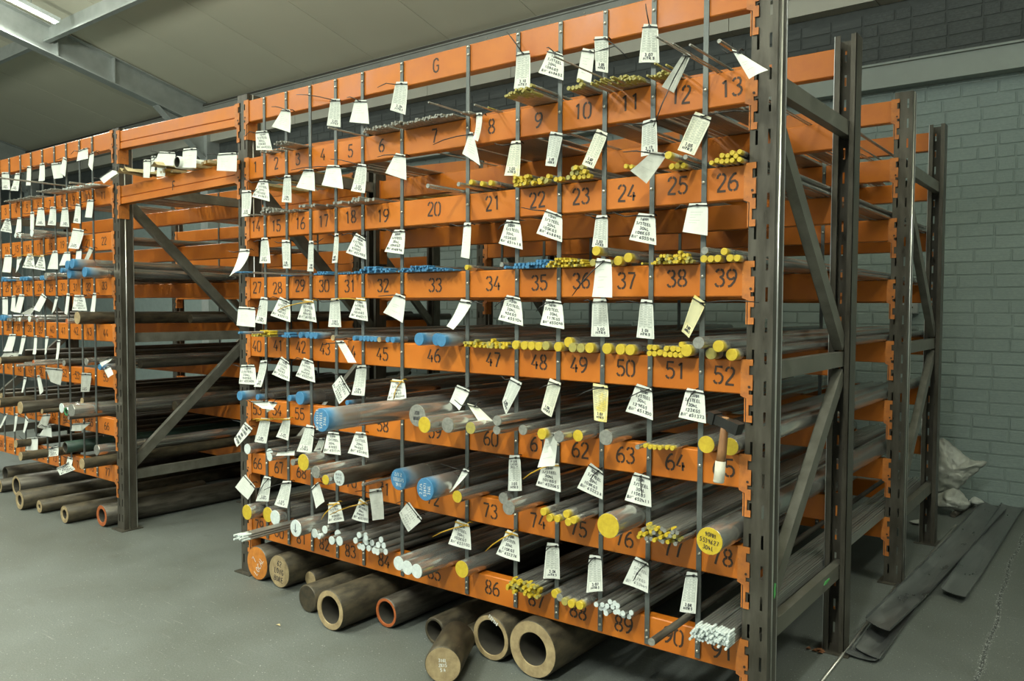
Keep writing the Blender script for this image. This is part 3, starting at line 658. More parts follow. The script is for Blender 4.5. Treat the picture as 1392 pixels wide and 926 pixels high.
# bars one by one:  level | frame x y r colour [options]   (end-face centre and radius as read off the photograph)
#   options: y=front end's y in metres (else the bar is rested on its beam and y follows), L=length, m=body material, s=stacked
BARS = '''
B d 1050 185 10 G y=-.16 L=2.6
C a 1008 512 12 G
C a 1175 495 12 G y=-.12
C a 1230 500 14 Y y=-.06
C a 1292 501 14 Y y=-.06
C a 1337 497 15 Y y=-.06
C d 630 748 11 Y y=-.05
C d 655 750 10 Y y=-.05
C d 820 702 18 Y y=-.14
C d 838 746 14 Y y=-.05
C d 862 744 14 Y y=-.05
C d 887 745 13 Y y=-.05
C d 898 706 11 G y=-.10
C d 1015 727 11 Y y=-.05
C d 1040 722 12 Y y=-.05
C d 1063 733 12 Y y=-.05
C d 1088 730 12 Y y=-.05
C d 1112 722 12 Y y=-.05
C d 1062 700 12 Y y=-.05
C d 1090 709 11 Y y=-.05
C d 1114 698 12 Y y=-.05
C d 1139 692 12 Y y=-.05
C d 1146 716 12 Y y=-.05
C d 1172 716 12 Y y=-.05
C i 85 645 13 W
C i 106 645 13 W
C i 172 638 20 W y=-.14
C i 192 636 18 W y=-.10
D b 1212 88 14 Y y=-.06
D e 72 330 11 G y=-.06
D e 505 312 17 D y=-.04
D e 470 270 22 Y y=-.10
D e 595 302 22 Y y=-.04
D e 641 299 22 Y y=-.04
D e 560 316 14 D y=-.03
D e 985 267 17 G y=-.05
D e 972 300 17 Y y=-.05
D e 1010 298 16 Y y=-.05
D e 1043 297 17 Y y=-.05
D e 1072 272 17 Y y=-.05
D e 1103 296 17 Y y=-.05
D e 1140 297 16 Y y=-.05
D j 12 155 13 B y=-.04
D j 112 155 12 B y=-.04
D j 130 155 12 B y=-.04
D j 152 156 12 B y=-.04
D j 214 154 13 B y=-.04
D j 230 154 13 B y=-.04
D j 246 154 13 B y=-.04
D j 260 140 20 G y=-.06
D j 368 135 25 B y=-.10
D j 390 75 27 B y=-.16
D j 363 103 25 B y=-.12
D j 335 112 14 B y=-.10
D j 462 124 28 B y=-.16
E b 18 435 7 B y=-.25
E b 345 448 17 B y=-.05
E b 363 448 17 B y=-.05
E b 382 449 17 B y=-.05
E b 404 449 17 B y=-.05
E b 510 462 15 T y=-.10
E b 640 463 14 B y=-.04
E b 655 466 14 B y=-.04
E b 674 465 14 B y=-.04
E b 690 465 14 B y=-.04
E b 708 466 14 B y=-.04
E b 726 468 14 B y=-.04
E b 745 471 14 T y=-.04
E b 797 470 15 B y=-.04
E b 830 470 16 B y=-.04
E b 967 467 34 B y=-.12
E b 1050 472 33 B y=-.07
E b 1080 475 33 B y=-.12
E e 110 693 20 Y y=-.05
E e 188 698 20 Y y=-.05
E e 223 699 20 Y y=-.05
E e 255 701 20 Y y=-.05
E e 289 703 21 D y=-.05
E e 324 703 22 Y y=-.05
E e 341 688 23 Y y=-.03
E e 389 708 22 D y=-.05
E e 431 709 22 D y=-.05
E e 497 710 24 Y y=-.05
E e 545 712 25 Y y=-.05
E e 607 713 25 Y y=-.05
E e 648 714 25 Y y=-.05
E e 720 703 13 Y y=-.05
E e 744 704 13 Y y=-.05
E e 729 728 13 Y y=-.05
E e 752 730 13 Y y=-.05
E e 782 728 14 Y y=-.05
E e 812 714 13 Y y=-.05
E e 843 710 14 Y y=-.05
E e 868 711 13 Y y=-.05
E e 895 712 13 Y y=-.05
E e 812 737 13 Y y=-.05
E e 836 736 13 Y y=-.05
E e 862 738 13 Y y=-.05
E e 887 739 13 Y y=-.05
E e 937 733 28 Y y=-.06
E e 957 682 28 G y=-.10
E e 1014 730 27 D y=-.05
E e 1046 698 27 Y y=-.08
E e 1123 731 28 Y y=-.06
E j 6 376 17 B y=-.05
E j 26 376 17 B y=-.05
E j 107 385 12 W y=-.05
E j 160 383 17 W y=-.06
E j 200 388 11 G y=-.04
E j 365 402 14 R y=-.12
E j 405 385 35 T y=-.14 m=bronze
F b 22 765 25 B
F b 115 772 16 B
F b 283 778 17 B
F b 337 768 36 B
F b 585 802 14 B
F b 450 892 63 B w1
F b 952 868 60 G w2
F c 982 67 44 Y
F c 1112 70 42 G
F c 1232 85 33 D
F c 1360 95 24 G
F f 38 277 24 G
F f 167 280 24 G
F f 248 298 25 Y
F f 330 310 27 G
F f 414 306 27 Y
F f 540 314 36 G
F f 676 357 11 G
F f 712 355 11 Y
F f 734 357 11 Y
F f 752 359 11 Y
F f 773 360 11 Y
F f 796 358 11 Y
F f 838 363 11 Y
F f 986 345 40 Y
F f 1104 356 41 Y
F j 0 605 20 T m=bronze
F j 182 616 15 R
F j 360 612 18 G m=dark_steel
F j 470 612 20 G
F j 545 637 17 B
F j 90 632 8 G
G c 62 195 28 W
G c 184 222 28 W
G c 198 242 22 W
G c 300 265 18 G
G c 355 265 45 Y
G c 417 317 34 G
G c 472 357 27 Y
G c 553 292 20 Y
G c 543 348 42 W w3 m=dark_steel
G c 855 355 57 B w4
G c 1012 410 61 B w5
G c 1162 445 33 Y
G c 667 405 9 G y=-.18
G f 93 590 27 G
G f 103 630 34 G
G f 268 677 18 Y
G f 293 678 18 Y
G f 313 655 17 Y
G f 328 683 17 Y
G f 346 687 18 Y
G f 371 675 17 Y
G f 384 698 18 Y
G f 409 705 18 Y
G f 555 712 58 Y
G f 1006 780 64 Y w6
G j 5 800 18 T m=bronze
G j 0 838 28 T m=bronze
G j 105 862 35 T m=dark_steel
G j 230 884 13 T m=bronze
G j 327 864 28 W
G j 445 826 18 T m=bronze
G j 392 880 38 G
G k 375 220 10 G y=-.2 m=dark_steel
H c 60 527 41 Y
H c 140 532 41 Y
H c 206 555 41 W
H c 315 622 46 W w7
H c 393 632 25 W
H c 447 657 15 W
H c 490 650 22 W
H c 503 675 23 W
H c 527 632 25 W
H c 540 677 26 W
H c 855 795 38 W
H c 900 818 39 W
H c 950 836 39 W
H c 1182 825 46 Y
H g 298 533 20 Y
H g 317 547 18 G
H g 355 570 18 D
H g 384 580 19 Y
H g 422 587 20 Y
H g 748 753 18 G y=-.30 m=dark_steel
H k 85 337 22 T m=bronze
H k 125 409 25 T m=bronze
H k 525 370 30 G
H k 447 446 30 T m=bronze
'''
# bundles of thin rods: level frame x0 y0 x1 y1 (lowest row, end to end)  count  radius  colour  y=...
RODS = '''
B a 120 338 265 322 16 4.5 G y=-.04
B a 212 305 297 290 20 5 G y=-.12
B a 662 238 880 205 46 5.5 G y=-.08
B a 890 197 1222 140 62 5.5 G y=-.07
B a 475 207 475 207 1 5 G
B a 1027 105 1027 105 1 5 G y=-.26
B a 1240 118 1240 118 1 5 G y=-.16
B a 1310 115 1310 115 1 4 D y=-.1
B d 82 447 215 415 20 6.5 D y=-.18
B d 160 410 215 395 6 6.5 D y=-.15
B d 215 380 215 380 1 8 D y=-.17
B d 368 402 470 406 9 10 D y=-.12
B d 300 250 300 250 1 4 G y=-.42
B d 455 362 580 392 9 5 D y=-.14
B d 572 372 690 350 30 6 D y=-.08
B d 738 342 832 335 13 6 D y=-.08
B d 765 275 765 275 1 5 D y=-.2
B d 806 275 806 275 1 5 D y=-.18
B d 775 170 775 170 1 5 G y=-.42
B d 835 183 835 183 1 4 G y=-.36
B d 926 205 926 205 1 6 G y=-.22
C a 80 662 125 660 8 4 G y=-.05
C a 132 660 232 652 28 6.5 G y=-.06
C a 262 648 345 645 9 5 G y=-.04
C a 352 624 442 619 8 8 G y=-.10
C a 480 610 500 608 2 7 G y=-.06
C a 526 602 620 592 14 8 G y=-.09
C a 628 588 682 584 6 9 G y=-.09
C a 715 578 715 578 1 9 G y=-.09
C d 0 830 25 824 3 11 Y y=-.05
C d 115 828 215 822 20 8.5 Y y=-.05
C d 222 820 320 812 11 8.5 Y y=-.05
C d 285 797 345 797 5 11 Y y=-.05
C d 372 785 455 775 12 11 Y y=-.07
D b 5 128 60 128 5 4 B y=-.40
D b 230 124 330 122 16 4.5 B y=-.05
D b 418 120 497 118 20 5 B y=-.05
D b 552 120 625 120 9 4.5 B y=-.04
D b 640 112 812 110 46 6.5 B y=-.06
D b 858 108 1045 106 52 6 B y=-.05
D b 1045 104 1130 104 16 5 B y=-.05
D e 95 336 270 334 34 7 B y=-.05
D e 275 332 450 330 58 6 Y y=-.05
D e 712 321 755 321 5 6 Y y=-.04
D e 765 318 928 317 34 8 Y y=-.05
E b 95 455 190 455 34 6.5 Y y=-.10
E b 200 457 292 460 18 7.5 B y=-.05
E b 1182 508 1389 510 34 8 Y y=-.05
E e 0 700 90 704 16 8 Y y=-.05
E j 40 376 100 380 6 9 G y=-.04
G f 695 762 895 793 42 10 Y
H c 0 540 40 535 18 6 W y=-.32
H c 607 690 720 725 15 17 W
H c 735 725 778 738 6 17 W
H g 95 515 250 548 42 8.5 Y
H g 486 600 662 645 20 12 W
H g 912 738 1120 775 88 6.5 W
B i 30 440 200 425 24 4.5 G y=-.06
B i 215 390 300 380 14 4.5 G y=-.14
B i 345 355 500 345 26 5 W y=-.10
B i 0 330 0 330 1 5 G y=-.35
B i 380 595 380 595 1 7 G y=-.2
D j 20 158 60 158 7 6 B y=-.04
F j 130 630 350 640 7 6 G y=-.1
'''
CM = {'Y': Y_, 'D': D_, 'B': B_, 'W': W_, 'G': G_, 'T': T_, 'R': R_, 'O': O_, 'N': N_}
def solve_y(px, py, rpx, lev):
    Y = -.05; r = .01
    for _ in range(25):
        P = onY(px, py, Y); r = rpx*depth(P)/FPX
        d = ray(px, py); t = (ztop(P[0], lev)+r-CAM[2])/d[2]
        Y = float(CAM[1]+t*d[1]); Y = min(max(Y, -.95), .3)
    return Y
bars = []
for ln in BARS.strip().splitlines():
    t = ln.split(); lev = LEVN.index(t[0]); px, py = fpx(t[1], float(t[2]), float(t[3])); rpx = float(t[4])/FR[t[1]][2]
    op = dict(q.split('=') for q in t[6:] if '=' in q); wr = [q for q in t[6:] if q[0] == 'w' and '=' not in q]
    Y = float(op['y']) if 'y' in op else solve_y(px, py, rpx, lev)
    if 'y' not in op and (Y > -.012): Y = -.03
    P = onY(px, py, Y); r = rpx*depth(P)/FPX*0.985; rest = ztop(P[0], lev)+r
    z = float(P[2])
    if z < rest+.55*r: z = rest
    bars.append(dict(lev=lev, x=float(P[0]), y=Y, z=z+.0004, r=r, col=CM[t[5]], L=float(op.get('L', 3.02+rnd.uniform(-.06, .08))), body=op.get('m', 'steel'), wr=wr[0] if wr else None))
# hollow tubes on the left bay's beams share the same shelf space
for lb, fr, x, y, rp, lev, ri, en, bd in (
    ('dark green painted tube with a hollow end lying above seventy-four on the left bay', 'k', 338, 372, 33, 7, .72, 'bronze', 'green_dark'),
    ('green-ended hollow tube lying beside a white-ended bar on the left bay', 'j', 355, 884, 26, 6, .55, 'green_end', 'steel')):
    px, py = fpx(fr, x, y); rr = rp/FR[fr][2]; Y = min(solve_y(px, py, rr, lev), -.03); P = onY(px, py, Y); r = rr*depth(P)/FPX
    bars.append(dict(lev=lev, x=float(P[0]), y=Y, z=max(float(P[2]), ztop(P[0], lev)+r), r=r, tube=(lb, ri, en, bd)))
# nudge bars sideways so that no two share the same space
for it in range(60):
    for i, a in enumerate(bars):
        for c in bars[i+1:]:
            if a['lev'] != c['lev'] or abs(a['x']-c['x']) > .3: continue
            dx, dz = c['x']-a['x'], c['z']-a['z']; dd = math.hypot(dx, dz); s = a['r']+c['r']+.0004
            if dd < s:
                p = (s-dd)/2; 
                if dd < 1e-6: dx, dz, dd = 1e-4, 0, 1e-4
                ra, rc = c['r']/(a['r']+c['r']), a['r']/(a['r']+c['r'])
                a['x'] -= dx/dd*p*2*ra; c['x'] += dx/dd*p*2*rc; a['z'] -= dz/dd*p*2*ra; c['z'] += dz/dd*p*2*rc
    for a in bars:
        lo = ztop(a['x'], a['lev'])+a['r']+.0004
        if a['z'] < lo: a['z'] = lo
        for s in (SM if a['x'] > XT1 else SL):
            gap = a['r']+.0098
            if abs(a['x']-s) < gap: a['x'] = s + (gap if a['x'] >= s else -gap)
        if a['x'] > XT1 and a['y'] > -.2: a['x'] = min(max(a['x'], XM0+.003+a['r']-.08), XM1-.006-a['r'])
for a in bars:
    lo = ztop(a['x'], a['lev'])+a['r']+.0004
    if a['z'] < lo: a['z'] = lo
def sizeword(r): return 'thick' if r > .032 else ('medium' if r > .017 else 'slim')
cellmap = {}
tubes = [a for a in bars if 'tube' in a]; allbars = bars; bars = [a for a in bars if 'tube' not in a]
for a in bars:
    num = cell_number(a['x'], a['lev']); a['num'] = num; a['bay'] = 'left bay' if a['x'] < XL1 else ''
    cellmap.setdefault((a['lev'], a['bay'], num), []).append(a)
WR = {'w1': (['BN 655118', 'S/STEEL', '316L'], 'marker_white', PI/2), 'w2': (['30X', 'BORE'], 'ink', 0), 'w3': (['BN 651', 'S/S 12', '316L'], 'ink', 0), 'w4': (['316L', 'S/STEEL', '2.1/2'], 'marker_white', PI),
      'w5': (['2.3/4', '538971', '316L'], 'marker_white', PI/2), 'w6': (['90MM', '5539627', '304L'], 'ink', -.15), 'w7': None}
for (lev, bay, num), lst in cellmap.items():
    lst.sort(key=lambda q: (q['x'], q['z']))
    for i, a in enumerate(lst):
        body_me, end_me = bar_mesh(a['r'], a['L'], a['col'], a['body'])
        o = link('steel_bar', body_me, None, (a['x'], a['y'], a['z'])); a['o'] = o
        e = link('painted_end' if end_me.name.startswith('painted') else 'end_face', end_me, o)
        if a['wr']:
            q = MB()
            if a['wr'] == 'w7':
                for pl in ([(0, .5), (-.05, -.45)], [(-.3, -.15), (-.05, -.45), (.25, -.2)]): ribbon(q, [(x*a['r'], -.0014, z*a['r']) for x, z in pl], .003, (0, -1, 0))
                mtn = 'ink'
            else:
                li, mtn, ro = WR[a['wr']]; write_plane(q, li, 0, 0, a['r']*.30, -.0014, a['r']*.05, rot=ro, gap=1.6)
            obj('marker_writing', q, mtn, o)
        near = ' above ' + numtext(num)
        if bay: near += ' in left bay'
        kind = '%s %s bar with a %s end' % (sizeword(a['r']), {'steel': 'bright steel', 'bronze': 'brown scaled', 'dark_steel': 'dark scaled steel'}[a['body']], COLN[a['col']])
        if a['wr'] and a['wr'] != 'w7': kind += ' with handwriting'
        lab = kind + ' lying' + near
        if len(lst) > 1:
            lab = '%s bar, %s end,%s, %s from left' % (sizeword(a['r']), COLN[a['col']], near, ORD[i+1])
            o['group'] = 'bars lying' + near
        tag(o, lab.replace('  ', ' '), 'bar')

# bars pushed back behind the front row: dark stacks seen between the beams and through the open tunnel bay
for bay, strips, xa, xb, levs, cnt in (('left', SL, -6.55, -4.20, (3, 4, 5, 6, 7), 13)),:
    for lev in levs:
        done = []
        for k in range(cnt):
            for tries in range(30):
                x = rnd.uniform(xa, xb) if bay == 'numbered' or k % 3 else rnd.uniform(-5.2, xb); r = rnd.choice([.013, .017, .02, .024, .03, .034]) if bay == 'left' else rnd.choice([.010, .013, .016])
                if any(abs(x-s_) < r+.011 for s_ in strips): continue
                z = ztop(x, lev)+r+.0006
                if any(q['lev'] == lev and math.hypot(q['x']-x, q['z']-z) < q['r']+r+.001 for q in allbars) or any(math.hypot(x-x2, z-z2) < r+r2+.001 for x2, z2, r2 in done): continue
                yy = rnd.uniform(.14, .8) if bay == 'left' else rnd.uniform(.10, .25); L = rnd.choice([2.3, 2.5, 2.7])
                bm_, em_ = bar_mesh(r, L, 'bronze', 'dark_steel')
                o = link('steel_bar', bm_, None, (x, yy, z)); link('end_face', em_, o); done.append((x, z, r))
                allbars.append(dict(lev=lev, x=x, y=yy, z=z, r=r))
                tag(o, 'dark steel bar pushed back inside the %s bay on beam level %s from the floor' % (bay, ['', 'eight', 'seven', 'six', 'five', 'four', 'three', 'two', 'one'][lev+1]), 'bar', 'set back bars in the %s bay, level %s' % (bay, LEVN[lev])); break

# thin rods
rods = []; bundle_id = 0
for ln in RODS.strip().splitlines():
    t = ln.split(); lev = LEVN.index(t[0]); S = FR[t[1]][2]
    p0 = fpx(t[1], float(t[2]), float(t[3])); p1 = fpx(t[1], float(t[4]), float(t[5])); n = int(t[6]); rpx = float(t[7])/S
    pm_ = ((p0[0]+p1[0])/2, (p0[1]+p1[1])/2)
    op = dict(q.split('=') for q in t[9:])
    if 'y' in op: Y = float(op['y'])
    else: Y = solve_y(pm_[0], pm_[1], rpx, lev); Y = -.03 if Y > -.012 else Y
    A, Bp = onY(*p0, Y), onY(*p1, Y); r = rpx*depth(onY(*pm_, Y))/FPX
    x0, x1 = A[0], Bp[0]; bundle_id += 1
    per = max(1, int(round((x1-x0)/(2.06*r)))+1) if n > 1 else 1
    placed = 0; rowi = 0
    zsing = None
    if n == 1:
        zc = float(A[2]); lo = ztop(x0, lev)+r
        zsing = zc if zc > lo+.012 else lo
    while placed < n:
        cnt = min(per - (rowi if per > 4 else rowi), n-placed)
        if cnt <= 0: cnt = n-placed
        # upper rows heap up irregularly
        slots = list(range(per-rowi if per-rowi > 0 else 1)); rnd.shuffle(slots)
        if rowi > 0 and cnt < len(slots):
            c0 = rnd.randint(0, len(slots)-cnt); use = list(range(c0, c0+cnt))
        else: use = sorted(slots[:cnt])
        for k in use:
            x = x0 + (k + .5*rowi)*((x1-x0)/max(per-1, 1)) if n > 1 else x0
            x = min(max(x, XM0+.003) if x > XT1-.2 and Y > -.3 else x, XM1-r-.004 if x > -3 else 9)
            z = (ztop(x, lev)+r+rowi*1.75*r) if zsing is None else zsing
            col = CM[t[8]]
            if col == Y_ and rnd.random() < .25: col = D_
            if t[0] == 'G' and rnd.random() < .3: col = G_
            sg = r+.0098
            near_s = [s for s in (SM if x > XT1-.3 else SL) if abs(x-s) < sg]
            if near_s:
                if n > 6: continue
                x = near_s[0] + (sg if x >= near_s[0] else -sg)
            if any(bq['lev'] == lev and math.hypot(bq['x']-x, bq['z']-z) < bq['r']+r for bq in allbars):
                if n > 1: continue
            rods.append(dict(lev=lev, x=float(x), y=Y+rnd.uniform(-.018, .018), z=float(z), r=r, col=col, id=bundle_id, n=n, main=CM[t[8]], L=2.98+.02*rnd.randint(-2, 4), dz=0))
        placed += len(use); rowi += 1
for a in rods: a['px'] = a['r']*FPX/depth((a['x'], a['y'], a['z']))
rods.sort(key=lambda a: -a['px'])
rest = MB(); mlist = ['rod_steel', Y_, D_, B_, W_, G_]
groups = {}
for a in rods: groups.setdefault(a['id'], []).append(a)
glabel = {}; used_lab = set()
for gid, lst in groups.items():
    xs = sorted(q['x'] for q in lst); xm = xs[len(xs)//2]; lev = lst[0]['lev']; num = cell_number(xm, lev); n0, n1 = cell_number(xs[0]+.01, lev), cell_number(xs[-1]-.01, lev)
    near = 'above %s' % numtext(num) if n0 == n1 or len(lst) == 1 else 'above %s to %s' % (numtext(n0), numtext(n1))
    if xm < XL1: near += ' in left bay'
    c = COLN[lst[0]['main']]
    lab = ('thin rod with %s end in bundle %s' if len(lst) > 1 else 'lone thin rod with %s end sticking out %s') % (c, near)
    k = 2; base = lab
    while lab in used_lab:
        lab = base + [', another', ', further right', ', rightmost', ', lying higher', ', topmost'][k-2]; k += 1
    used_lab.add(lab); glabel[gid] = lab
for i, a in enumerate(rods):
    if i < 298:
        o = link('thin_rod', rod_mesh(a['r'], a['L'], a['col'], 'rod_steel'), None, (a['x'], a['y'], a['z']))
        o.rotation_euler = (0, 0, rnd.uniform(-.0004, .0004))
        tag(o, glabel[a['id']], 'rod', ('rods ' + glabel[a['id']].split(' in ')[-1]) if len(groups[a['id']]) > 1 else None)
    else:
        x, y, z, r = a['x'], a['y'], a['z'], a['r']
        rest.tube([(x, y, z), (x, y+.045, z)], r, 6, mlist.index(a['col']), caps=False); rest.tube([(x, y+.045, z), (x+rnd.uniform(-.006, .006), y+a['L'], z)], r*.98, 6, 0, caps=False)
        rest.add([(x+r*math.cos(2*PI*j/6), y, z+r*math.sin(2*PI*j/6)) for j in range(6)], [tuple(range(6))], mlist.index(a['col']))
if rest.v:
    tag(obj('thin_rods', rest, mlist), 'bundles of the thinnest steel rods lying on the upper beams of the front rack', 'rods', None, 'stuff')

# ------------------------------------------------------------------ pipes and billets on the floor
def tube_mesh(r, ri, L, body, end, n=36):
    b = MB(); c = .004
    prof = [(r-c, 0), (r, c), (r, L-c), (r-c, L)]
    def ringv(rr, y): return [(rr*math.cos(2*PI*j/n), y, rr*math.sin(2*PI*j/n)) for j in range(n)]
    vs = []; 
    for rr, y in prof: vs += ringv(rr, y)
    fs = [(k*n+j, k*n+(j+1) % n, (k+1)*n+(j+1) % n, (k+1)*n+j) for k in range(3) for j in range(n)]
    b.add(vs, fs, 0, True)
    if ri:
        vi = ringv(ri, .003)+ringv(ri, L)
        b.add(vi, [(j, n+j, n+(j+1) % n, (j+1) % n) for j in range(n)], 1, True)
        b.add(ringv(r-c, L)+ringv(ri, L), [(j, (j+1) % n, n+(j+1) % n, n+j) for j in range(n)], 0)
    else: b.add(ringv(r-c, L), [tuple(range(n))], 0)
    e = MB()
    if ri:
        e.add(ringv(r-c, -.0005)+ringv(ri+.002, -.0005)+ringv(ri, .004), [(j, n+j, n+(j+1) % n, (j+1) % n) for j in range(n)]+[(n+j, 2*n+j, 2*n+(j+1) % n, n+(j+1) % n) for j in range(n)])
    else: e.add(ringv(r-c, -.0005), [tuple(range(n))])
    return b.mesh('pipe_body', [body, 'bore_dark']), e.mesh('cut_end', end)
def floor_pipe(label, x, y, r, ri, L, body='bronze', end='tan_end', yaw=0.0, z=None, name=None, cat=None, writing=None, wcol='ink', wh=.3, group=None, tilt=0.0):
    bm_, em_ = tube_mesh(r, ri, L, body, end)
    o = link(name or ('steel_pipe' if ri else 'round_billet'), bm_, None, (x, y, (r if z is None else z)+.0005)); o.rotation_euler = (tilt, 0, yaw)
    link('cut_end', em_, o)
    if writing:
        q = MB(); write_plane(q, writing[0], writing[1]*r, writing[2]*r, r*wh, -.0016, r*.045, rot=writing[3], gap=1.5); obj('marker_writing', q, wcol, o)
    tag(o, label, cat or ('pipe' if ri else 'billet'), group); return o
floor_pipe('thick billet with an orange-painted end marked in white, on the floor by the rack foot', -2.598, -.034, .0895, 0, 2.6, 'dark_steel', 'orange_end', writing=(['7', 'LOCAL'], -.05, .0, 1.0), wcol='marker_white', wh=.36)
floor_pipe('thick billet with tan end marked long bore, on the floor beside the orange-ended billet', -2.413, -.035, .0845, 0, 2.4, 'bronze', 'tan_end', writing=(['62', 'LONG', 'BORE'], 0, .0, -.1), wh=.32)
floor_pipe('slim brown billet partly hidden behind a bigger one, left of the large beige pipe', -2.285, .06, .044, 0, 2.5, 'bronze', 'tan_end')
floor_pipe('brown scaled billet on the floor touching the left of the large beige-ended pipe', -2.035, -.157, .0645, 0, 2.6, 'bronze', 'bronze')
floor_pipe('large hollow pipe with clean beige ring end on the floor under number 84', -1.785, -.231, .0905, .061, 1.25, 'bronze', 'tan_end')
floor_pipe('hollow pipe with rust-orange ring end on the floor under number 85', -1.612, -.058, .0676, .050, 2.7, 'dark_steel', 'rust_end')
floor_pipe('thin-walled brown pipe on the floor just left of the short angled billet', -1.318, -.058, .058, .044, 2.7, 'bronze', 'bronze')
floor_pipe('small brown pipe end peeping out behind the short angled billet', -1.205, .03, .040, .028, 2.5, 'bronze', 'tan_end')
floor_pipe('short solid billet lying askew on the floor in front of two hollow pipes', -1.05, -.30, .0722, 0, .255, 'bronze', 'tan_end', yaw=.50, writing=(['316L', '2X15', '5.4'], 0, .0, .05), wcol='marker_white', wh=.17)
floor_pipe('hollow pipe with white number written on its ring end, right of the short billet', -1.035, -.03, .0937, .070, 2.6, 'bronze', 'tan_end', writing=(['T22916'], .15, .80, -.5), wcol='marker_white', wh=.14)
floor_pipe('largest thick-walled pipe on the floor under number 88, with beige ring end', -.812, -.050, .1120, .064, 2.6, 'bronze', 'tan_end')
for lb, x, y, r, ri, L, en, bd in (
    ('brown hollow pipe at the left photo edge, under the left bay', -6.23, .13, .0598, .048, 2.6, 'bronze', 'bronze'),
    ('small hollow pipe with tan end, leftmost on the floor in front', -5.83, -.06, .0513, .026, 2.4, 'tan_end', 'dark_steel'),
    ('wide hollow pipe with thin wall, second from left on the floor in front', -5.60, -.03, .0778, .056, 2.6, 'tan_end', 'dark_steel'),
    ('long bronze-brown hollow pipe with tan end, third from left on the floor', -5.142, -.185, .0677, .034, 2.8, 'tan_end', 'bronze'),
    ('slim brown pipe with a tiny bore, right of the long bronze-brown pipe', -4.934, -.142, .0465, .015, 2.7, 'tan_end', 'bronze'),
    ('short hollow pipe with a bright tan ring end, left of the orange-ended pipe', -4.53, -.153, .0599, .030, 1.0, 'tan_end', 'bronze'),
    ('small dark pipe squeezed behind the orange-ended pipe', -4.405, .02, .0395, .026, 2.6, 'bronze', 'dark_steel'),
    ('large dark pipe with a rust-orange ring end under the left bay beside the upright', -4.262, -.04, .0713, .043, 1.75, 'rust_end', 'dark_steel'),
    ('small tan-ended pipe seen between the larger pipes under the left bay', -5.33, .16, .0205, .012, 2.5, 'tan_end', 'bronze')):
    floor_pipe(lb, x, y, r, ri, L, bd, en)
for a in tubes:
    lb, ri, en, bd = a['tube']; floor_pipe(lb, a['x'], a['y'], a['r'], a['r']*ri, 2.6, bd, en, z=a['z'], cat='tube', name='steel_tube')

